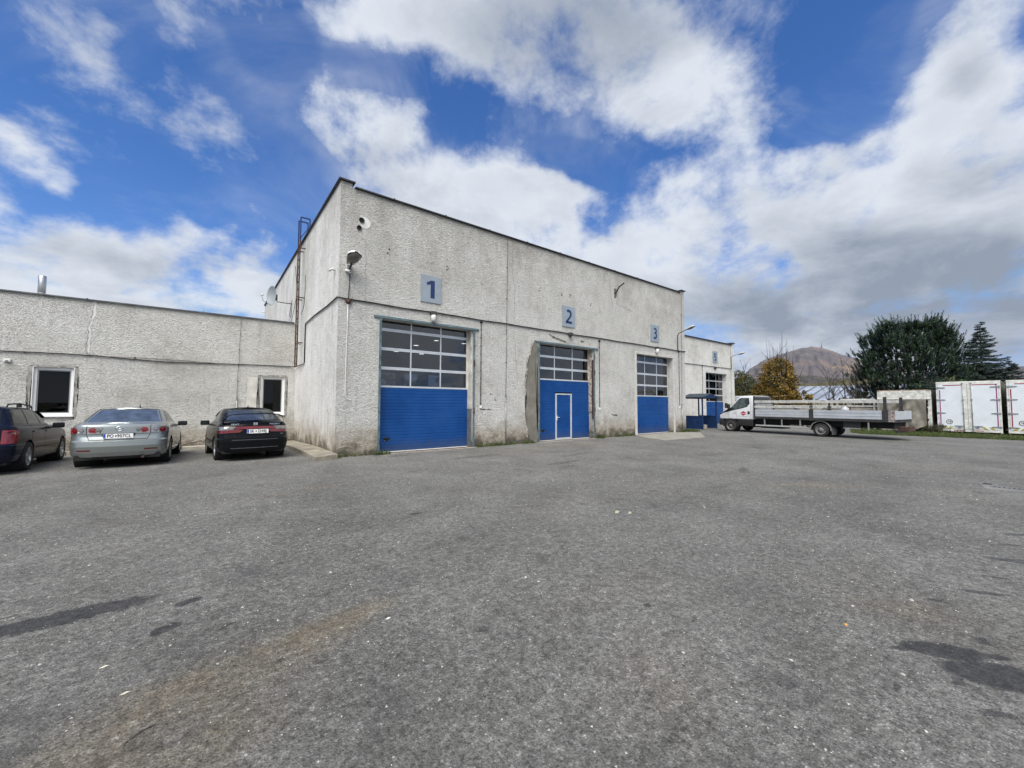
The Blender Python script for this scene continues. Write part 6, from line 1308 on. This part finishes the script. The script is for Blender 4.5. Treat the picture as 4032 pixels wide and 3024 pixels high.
for k, (az, d, h, lab) in enumerate([(12.9, 41, 5.9, 'tall leafless tree with upright boughs in front of the pale shed roof'), (13.8, 42, 5.0, 'smaller leafless tree left of the tall bare one'), (11.6, 40.5, 5.4, 'leafless tree touching the left side of the big pine')]):
    t = empty('bare_tree', polar(az, d), 0, lab, 'tree', 'leafless trees in front of the shed'); rnd = random.Random(40+k); mb = MB()
    for j in range(2): limbs(mb, (rnd.uniform(-.25, .25), rnd.uniform(-.25, .25), 0), h*rnd.uniform(.8, 1), 2.3, rnd, n=9, spread=.55, start=.3, up=.85, r0=.06, sub=3, lean=(rnd.uniform(-.9, .9), rnd.uniform(-.9, .9)))
    mb.build('branches', M_barkb, t)
# big pine: candle-like shoots turned up at the ends of tiered boughs
rs = np.random.RandomState(12); rnd = random.Random(12); shoots = []; H = 9.1; Rmax = 3.4
for i in range(4600):
    f = rs.rand()**.75; z = .9+f*(H-1.9); prof = Rmax*(1-((z-2.6)/(H-2.6))**2.2)**.55 if z > 2.6 else Rmax*(.80+.2*z/2.6)
    prof = max(.3, prof); a = rs.rand()*2*PI; lump = 1+.15*math.sin(a*5+z*1.7)+.12*math.sin(a*9-z*2.9)+.07*math.sin(a*17+z*5); rr_ = prof*lump*(rs.rand()**.28)
    if math.sin(z*4.2+a*2.0) < -.70 and rs.rand() < .85: continue
    x, y = rr_*math.cos(a), rr_*math.sin(a); out = rr_/max(prof, .1)
    if rs.rand() < .16 and out > .78 and z > 2.2: shoots.append(((x*1.03, y*1.03, z+.12), (math.cos(a)*.4, math.sin(a)*.4, 1.0), rs.uniform(.7, 1.05), .17))
    if rs.rand() < .25 and z > H-3.2 and rr_ > prof*.55: shoots.append(((x*.95, y*.95, z+.25), (math.cos(a)*.2, math.sin(a)*.2, 1.0), .7, .14))
    shoots.append(((x, y, z+rs.normal()*.06), (math.cos(a)*.55*out, math.sin(a)*.55*out, 1.0), rs.uniform(.26, .42), rs.uniform(.15, .21)))
def pine_trunk(t):
    mb = MB(); mb.tube([(0, 0, 0), (.1, 0, 3.5), (.05, .1, 7.8)], [.26, .17, .04], 9)
    for k in range(34): z = 1.0+k*.18; a = k*2.4; L_ = Rmax*.85*(1-max(0, (z-3)/6)**1.5); mb.tube([(0, 0, z), (math.cos(a)*L_*.6, math.sin(a)*L_*.6, z+.1), (math.cos(a)*L_, math.sin(a)*L_, z+.55)], [.06, .04, .012], 5)
    mb.build('trunk', M_barkb, t)
shoot_tree('pine_tree', polar(7.55, 47), shoots, [L_pine, L_pine, L_spruce], 'big round dark pine with upright candle shoots behind the containers', 'tree', 12, pine_trunk, blade=38)
def spruce(name, pos, H, Rb, n, label, seed, dens_=1.0, group=None):
    rs = np.random.RandomState(seed); shoots = []
    for tier in range(int(H/.20)):
        z = .4+tier*.20+rs.normal()*.05; Rt = Rb*max(.02, 1-z/H)**.9*(1+.15*math.sin(tier*1.9)); nb = max(5, int(17*Rt/Rb)+4)
        for b_ in range(nb):
            a = 2*PI*b_/nb+tier*.8+rs.normal()*.3; zo = rs.normal()*.10; Lb = Rt*rs.uniform(.55, 1.2); k = max(2, int(Lb/.16))
            for j in range(k):
                q = (j+1)/k; r_ = Lb*q; zz = z+zo-.30*r_+.24*r_*q*q+.05; 
                for s_ in (-1, 0, 1): shoots.append(((math.cos(a)*r_, math.sin(a)*r_, zz), (math.cos(a+s_*.8), math.sin(a+s_*.8), .15), .24*(1.15-q*.4), .12))
    for k in range(10): shoots.append(((0, 0, H-.9+k*.09), (math.cos(k), math.sin(k), .9), .22, .05))
    def tk(t): MB().tube([(0, 0, 0), (0, 0, H)], [.14, .015], 8).build('trunk', M_barkb, t)
    return shoot_tree(name, pos, shoots, [L_spruce], label, 'tree', seed, tk, blade=20, group=group)
spruce('spruce_tree', polar(2.75, 50), 7.95, 2.9, 0, 'blue-green spruce with a pointed top right of the big pine', 3); spruce('spruce_tree', polar(1.0, 47), 4.4, 2.2, 0, 'lower spruce leaning out at the right edge', 4); spruce('spruce_tree', polar(4.3, 46), 4.9, 2.0, 0, 'short dark spruce between the big pine and the pointed spruce', 5); spruce('spruce_tree', polar(-.6, 44), 3.4, 1.8, 0, 'lowest spruce above the last swap body', 6)
spruce('spruce_tree', polar(6.0, 42.5), 3.7, 2.2, 0, 'low spruce boughs over the tarp container roof', 7)
crown_tree('yew_hedge', polar(5.0, 44), 3.7, [(0, 0, 2.0, 1.2, 2.6, 1.5), (0, -2.2, 1.9, 1.0, 1.6, 1.3)], 9000, .11, [L_pine, L_pine, L_dgreen], 'low dark evergreen boughs just above the container roofs', 'bush', 31, r0=.05)
# trees seen through the back windows of the hall and mirrored in the panes
k = 0
for (x, y, h) in [(3, 36, 7), (8, 38, 6), (13, 36, 6.5), (18, 40, 7), (24, 38, 6)]:
    crown_tree('back_tree', (x, y, 0), h, [(0, 0, h*.55, 2.4, 2.0, h*.42)], 1500, .16, [L_dgreen, L_olive], 'green tree behind the hall seen through its back window, number %s from the left' % ['one', 'two', 'three', 'four', 'five'][k], 'tree', 60+k, group='trees behind the hall'); k += 1

# ------------------------------------------------------------------ hills and woods
def ridge(name, prof, d0, d1, m, naz=420, nr=40, zbase=-2.0, rough=4.0, seed=3, slope_pow=.8):
    """hill whose skyline follows (azimuth, slope) pairs; rises from d0 to d1"""
    rs = np.random.RandomState(seed); az = np.linspace(prof[0][0], prof[-1][0], naz); sl = np.interp(az, [p[0] for p in prof], [p[1] for p in prof])
    ph = rs.rand(8)*6; V = []
    for j in range(nr+1):
        f = j/nr; d = d0+(d1-d0)*f; top = sl*d1+1.55; z = zbase+(top-zbase)*f**slope_pow
        z = z*(1)+ (np.sin(az*3.1+ph[0]+f*7)+np.sin(az*7.7+ph[1]-f*9)*.5)*rough*3*f*(1-f)+rs.normal(size=naz)*rough*.16*(.3+f)
        V.append(np.stack([CAMP.x+np.cos(np.radians(az))*d, CAMP.y+np.sin(np.radians(az))*d, z], 1))
    d = d1*1.25; V.append(np.stack([CAMP.x+np.cos(np.radians(az))*d, CAMP.y+np.sin(np.radians(az))*d, np.full(naz, zbase)], 1))
    V = np.concatenate(V); rows = nr+2; I = np.arange(rows*naz).reshape(rows, naz); F = np.stack([I[:-1, :-1], I[:-1, 1:], I[1:, 1:], I[1:, :-1]], -1).reshape(-1, 4)
    o = mesh_np(name, V, F, [m], np.zeros(len(F)), None); return tag(o, kind='structure')
def hill_fn(t, b, pos):  # wooded hill, its colours leaned towards blue to paint in distance haze
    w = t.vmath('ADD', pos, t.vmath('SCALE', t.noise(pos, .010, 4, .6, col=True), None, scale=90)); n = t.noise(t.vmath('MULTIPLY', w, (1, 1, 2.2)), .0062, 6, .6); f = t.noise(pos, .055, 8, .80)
    c = t.ramp(n, [(.36, (.105, .108, .125)), (.48, (.155, .14, .142)), (.61, (.225, .18, .155)), (.69, (.36, .26, .18))]); c = t.mix(t.rng(f, .56, .36, 0, .6), c, (.085, .088, .115, 1)); t.put(b.inputs['Base Color'], c)  # tan end of the ramp paints a sunlit patch into the forest colour
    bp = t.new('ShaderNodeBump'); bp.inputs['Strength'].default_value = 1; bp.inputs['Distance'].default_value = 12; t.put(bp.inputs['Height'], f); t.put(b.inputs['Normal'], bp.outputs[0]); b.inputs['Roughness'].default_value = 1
M_hill = mat('forest_hill_sun_haze', hill_fn)
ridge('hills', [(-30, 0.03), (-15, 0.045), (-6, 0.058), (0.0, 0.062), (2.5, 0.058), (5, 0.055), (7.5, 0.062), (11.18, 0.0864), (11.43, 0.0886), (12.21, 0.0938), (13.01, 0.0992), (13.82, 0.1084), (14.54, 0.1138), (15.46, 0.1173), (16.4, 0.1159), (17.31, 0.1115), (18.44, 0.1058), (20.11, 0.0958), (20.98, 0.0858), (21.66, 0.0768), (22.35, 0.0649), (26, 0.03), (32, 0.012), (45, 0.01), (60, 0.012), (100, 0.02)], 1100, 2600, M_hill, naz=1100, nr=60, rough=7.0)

def wood_fn(t, b, pos):
    n = t.noise(pos, .06, 6, .7); t.put(b.inputs['Base Color'], t.ramp(n, [(.36, (.035, .036, .038)), (.52, (.055, .052, .048)), (.66, (.08, .072, .055))])); b.inputs['Roughness'].default_value = 1
M_wood = mat('far_wood', wood_fn)
def wood_fn2(t, b, pos):
    n = t.noise(pos, .16, 6, .7); t.put(b.inputs['Base Color'], t.ramp(n, [(.36, (.03, .03, .018)), (.52, (.07, .062, .03)), (.66, (.115, .10, .04))])); b.inputs['Roughness'].default_value = 1
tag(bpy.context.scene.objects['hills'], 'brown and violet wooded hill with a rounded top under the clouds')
wb = ridge('far_wood', [(-30, 0.03), (0, 0.035), (11.76, 0.0515), (12.55, 0.0521), (13.36, 0.0514), (14.13, 0.0546), (15.03, 0.0573), (15.84, 0.0597), (16.49, 0.0598), (16.79, 0.0594), (17.33, 0.0614), (17.7, 0.0606), (22, 0.05), (24, 0.045), (40, 0.03), (120, 0.03)], 480, 560, M_wood, naz=1500, nr=14, rough=3.2, seed=4, slope_pow=.45); wb['kind'] = 'stuff'; wb['label'] = 'dark wood at the foot of the hill'
wb = ridge('far_hedge', [(-30, 0.034), (5, 0.034), (12.02, 0.0517), (12.82, 0.0498), (13.64, 0.046), (14.48, 0.0459), (15.05, 0.0437), (15.93, 0.0422), (16.63, 0.0432), (19, 0.03), (25, 0.03), (120, 0.03)], 200, 225, mat('hedge_green', wood_fn2), naz=1500, nr=12, rough=1.6, seed=5, slope_pow=.45); wb['kind'] = 'stuff'; wb['label'] = 'yellow green hedge and treetops behind the pale shed roof'
q = polar(14.55, 2590); t = empty('hill_mast', (q.x, q.y, 290), 0, 'thin radio mast on the top of the far hill', 'mast'); MB().tube([(0, 0, 0), (0, 0, 34), (0, 0, 52)], [2.2, 1.2, .5], 6).build('mast', mat('mast_grey', base=(.3, .3, .32)), t); MB().box(-3, 3, -3, 3, 14, 18).build('platform', mat('mast_grey'), t)


# ------------------------------------------------------------------ grass, weeds, grit, litter
def blades(name, pts, hmin, hmax, m, label=None, seed=1, w=.012):
    rs = np.random.RandomState(seed); P = np.array(pts); n = len(P); h = rs.uniform(hmin, hmax, n); a = rs.rand(n)*2*PI; lean = rs.normal(size=(n, 2))*.35*h[:, None]; d = np.stack([np.cos(a), np.sin(a), np.zeros(n)], 1)*w*(1+h[:, None]*3)
    tip = P+np.stack([lean[:, 0], lean[:, 1], h], 1); V = np.stack([P-d, P+d, tip], 1).reshape(-1, 3); o = mesh_np(name, V, np.arange(n*3).reshape(n, 3), [m], np.zeros(n), None); tag(o, kind='stuff'); 
    if label: o['label'] = label
    return o
rs = np.random.RandomState(5); pts = []
while len(pts) < 26000:
    y = rs.uniform(-16, -5.1); e = yard_x(y)[1]; x = e+abs(rs.normal())*2.2-.05 if rs.rand() < .75 else rs.uniform(e, e+8)
    if x < 34: pts.append((x, y, -.03))
blades('verge_grass', pts, .04, .14, M_blade, 'rough green grass strip in front of the containers', 5, w=.012)
pts = []
for (x0, x1, y, n) in [(.0, 1.25, -.05, 60), (1.1, 1.6, -.12, 160), (4.75, 6.5, -.06, 260), (6.9, 7.5, -.06, 160), (11.25, 11.7, -.08, 500), (12.6, 14.2, -.04, 260), (18.4, 19.3, -.10, 700), (-.1, .15, -.1, 120)]:
    for k in range(n): pts.append((x0+(x1-x0)*((int(rs.rand()*6)+.5)/6)+rs.normal()*(x1-x0)*.045, y-abs(rs.normal())*.045, 0))
for k in range(700): a = rs.normal(size=2); pts.append((19.5+a[0]*.25, -.15+a[1]*.18, 0))
for k in range(400): a = rs.normal(size=2); pts.append((11.42+a[0]*.10, -.12+a[1]*.08, .0))
blades('wall_weeds', pts, .03, .16, mat('weed_blades', base=(.06, .085, .02), rough=.9, vary=.5, vscale=6), 'weeds and moss along the foot of the hall wall', 6, w=.010)
pts = []
for k in range(420): a = rs.normal(size=3)*.7; pts.append((30.8+a[0]*.25, -8.75+a[1]*.35, abs(a[2])*.25))
blades('bramble', pts, .08, .28, mat('bramble_leaf', base=(.05, .05, .022), rough=.9, vary=.6, vscale=8), 'dry bramble tangle between the tarp container and the swap body', 9, w=.012)
# loose grit and small stones on the asphalt: real little stones close to the lens
def grit(name, n, xr, yr, s0, s1, m, seed, label):
    rs = np.random.RandomState(seed); tet = np.array([(1, 0, -.3), (-.5, .87, -.3), (-.5, -.87, -.3), (0, 0, .7)]); P = np.stack([rs.uniform(*xr, n), rs.uniform(*yr, n), np.zeros(n)+.002], 1)
    s_ = (s0+(s1-s0)*rs.rand(n)**3)[:, None, None]; a = rs.rand(n)*2*PI; ca, sa = np.cos(a), np.sin(a); T = np.repeat(tet[None], n, 0)*np.stack([rs.uniform(.6, 1.3, n), rs.uniform(.5, 1.1, n), rs.uniform(.4, .8, n)], 1)[:, None]
    Rm = np.stack([np.stack([ca, -sa, ca*0], 1), np.stack([sa, ca, ca*0], 1), np.stack([ca*0, ca*0, ca*0+1], 1)], 1); V = (np.einsum('nij,nkj->nki', Rm, T)*s_+P[:, None]).reshape(-1, 3); F = np.array([(0, 1, 3), (1, 2, 3), (2, 0, 3)]); F = (F[None]+np.arange(n)[:, None, None]*4).reshape(-1, 3)
    o = mesh_np(name, V, F, [m], np.zeros(len(F)), None); tag(o, kind='stuff'); o['label'] = label; return o
grit('pale_grit', 9000, (-6, 6), (-11.9, -3), .0025, .009, mat('grit_pale', base=(.42, .41, .38), rough=.9, vary=.3, vscale=50), 21, 'pale loose stone chips scattered over the asphalt'); grit('dark_grit', 6000, (-6, 6), (-11.9, -3), .003, .008, mat('grit_dark', base=(.05, .05, .05), rough=.9, vary=.3), 22, 'dark loose grit scattered over the asphalt')
grit('yard_stones', 1500, (-8, 20), (-12, 0), .008, .022, mat('grit_pale'), 23, 'small stones lying about the yard')
o = MB().tube([(-2.791-.05, -8.8-.03, .004), (-2.791, -8.8+.006, .009), (-2.791+.05, -8.8+.03, .004)], [.002, .003, .001], 5).build('twig', M_barkb); tag(o, 'short brown twig on the asphalt between the dark stains and the mud', 'twig')
o = MB().tube([(-3.154-.05, -9.664-.03, .004), (-3.154, -9.664+.006, .009), (-3.154+.05, -9.664+.03, .004)], [.002, .003, .001], 5).build('twig', M_barkb); tag(o, 'brown twig at the bottom left of the yard', 'twig')
o = MB().prism([(-3.388-.022, -8.893-.006), (-3.388, -8.893-.012), (-3.388+.022, -8.893), (-3.388+.004, -8.893+.010)], 'z', .002, .005).build('leaf', mat('scrap_cream', base=(.55, .52, .40))); tag(o, 'pale dry leaf on the asphalt left of the muddy track', 'leaf')
o = MB().prism([(-3.256-.022, -9.261-.006), (-3.256, -9.261-.012), (-3.256+.022, -9.261), (-3.256+.004, -9.261+.010)], 'z', .002, .005).build('leaf', mat('scrap_cream', base=(.55, .52, .40))); tag(o, 'cream scrap of leaf below the muddy track', 'leaf')
o = MB().prism([(-1.87-.022, -9.377-.006), (-1.87, -9.377-.012), (-1.87+.022, -9.377), (-1.87+.004, -9.377+.010)], 'z', .002, .005).build('paper_scrap', mat('scrap_white', base=(.75, .75, .72))); tag(o, 'small white scrap at the right end of the muddy track', 'paper scrap')
o = MB().prism([(0.672-.022, -11.403-.006), (0.672, -11.403-.012), (0.672+.022, -11.403), (0.672+.004, -11.403+.010)], 'z', .002, .005).build('paper_scrap', mat('scrap_orange', base=(.65, .33, .08))); tag(o, 'tiny orange scrap alone on the asphalt at the right', 'paper scrap')
# storm drain grate at the right
g = empty('drain_grate', (9.17, -12.65, 0), R(-81), 'iron drain grate with slots in the asphalt at the right edge', 'drain')
MB().box(-1.05, 1.1, -.36, .14, -.03, .0035).build('concrete_collar', mat('collar_concrete', base=(.165, .163, .155), rough=.95, vary=.15), g)
MB().box(-.95, .95, -.065, .065, .0037, .005).build('dark_pit', mat('pit_black', base=(.004, .004, .004)), g)
for k in range(32): MB().obox((-.93+k*.06, 0, .0064), (.013, 0, 0), (.02, .064, 0), (0, 0, .0012)).build('grate_bar', mat('grate_iron', base=(.16, .16, .155), rough=.7, metal=.3, vary=.2), g)
for y_ in (-.085, .065): MB().box(-.95, .95, y_, y_+.02, 0, .0075).build('grate_edge', mat('grate_iron'), g)
m_ = empty('manhole_cover', (9.36, -11.66, 0), 0, 'dark oval iron lid beside the drain grate', 'manhole cover'); MB().lathe([(0, .004), (.10, .004), (.105, .008), (.135, .008), (.14, .0)], (0, 0, 0), 'z', 30).build('lid', mat('grate_iron'), m_)
for k in range(5): MB().box(-.07+.03*k, -.055+.03*k, -.06, .06, .0042, .008).build('lid_rib', mat('pit_black'), m_)
ln = MB()
for (ya, yb) in ((-8.1, -8.9), (-8.98, -9.4), (-9.5, -10.3), (-10.36, -10.6)): ln.add([(21.0, ya, .004), (21.09, ya, .004), (21.12, yb, .004), (21.03, yb, .004)], [(0, 1, 2, 3)])
tag(ln.build('painted_line', mat('worn_line_paint', base=(.30, .30, .28), vary=.25, vscale=9), None), 'worn pale painted line on the asphalt beyond the truck tail', kind='structure')
# pale paint smears
for k, (x, y, L_, W_) in enumerate([(1.78, -8.57, .07, .03), (1.89, -8.71, .055, .025), (3.06, -9.19, .10, .018)]):
    o = patch_on_wall('paint_smear', [(-L_, -W_), (L_, -W_*.6), (L_*.8, W_), (-L_*.7, W_*.8)], 0, mat('paint_cream', base=(.42, .40, .28)) if k < 2 else mat('scuff_grey', base=(.25, .25, .23)), None, amp=.008, seed=70+k, proud=.002); o.rotation_euler = (PI/2, 0, .6); o.location = (x, y, .004); tag(o, ['larger cream paint splash on the asphalt, left one of the pair', 'smaller cream paint splash on the asphalt, right one of the pair', 'faint pale scuff on the asphalt farther from the camera'][k], 'paint splash')
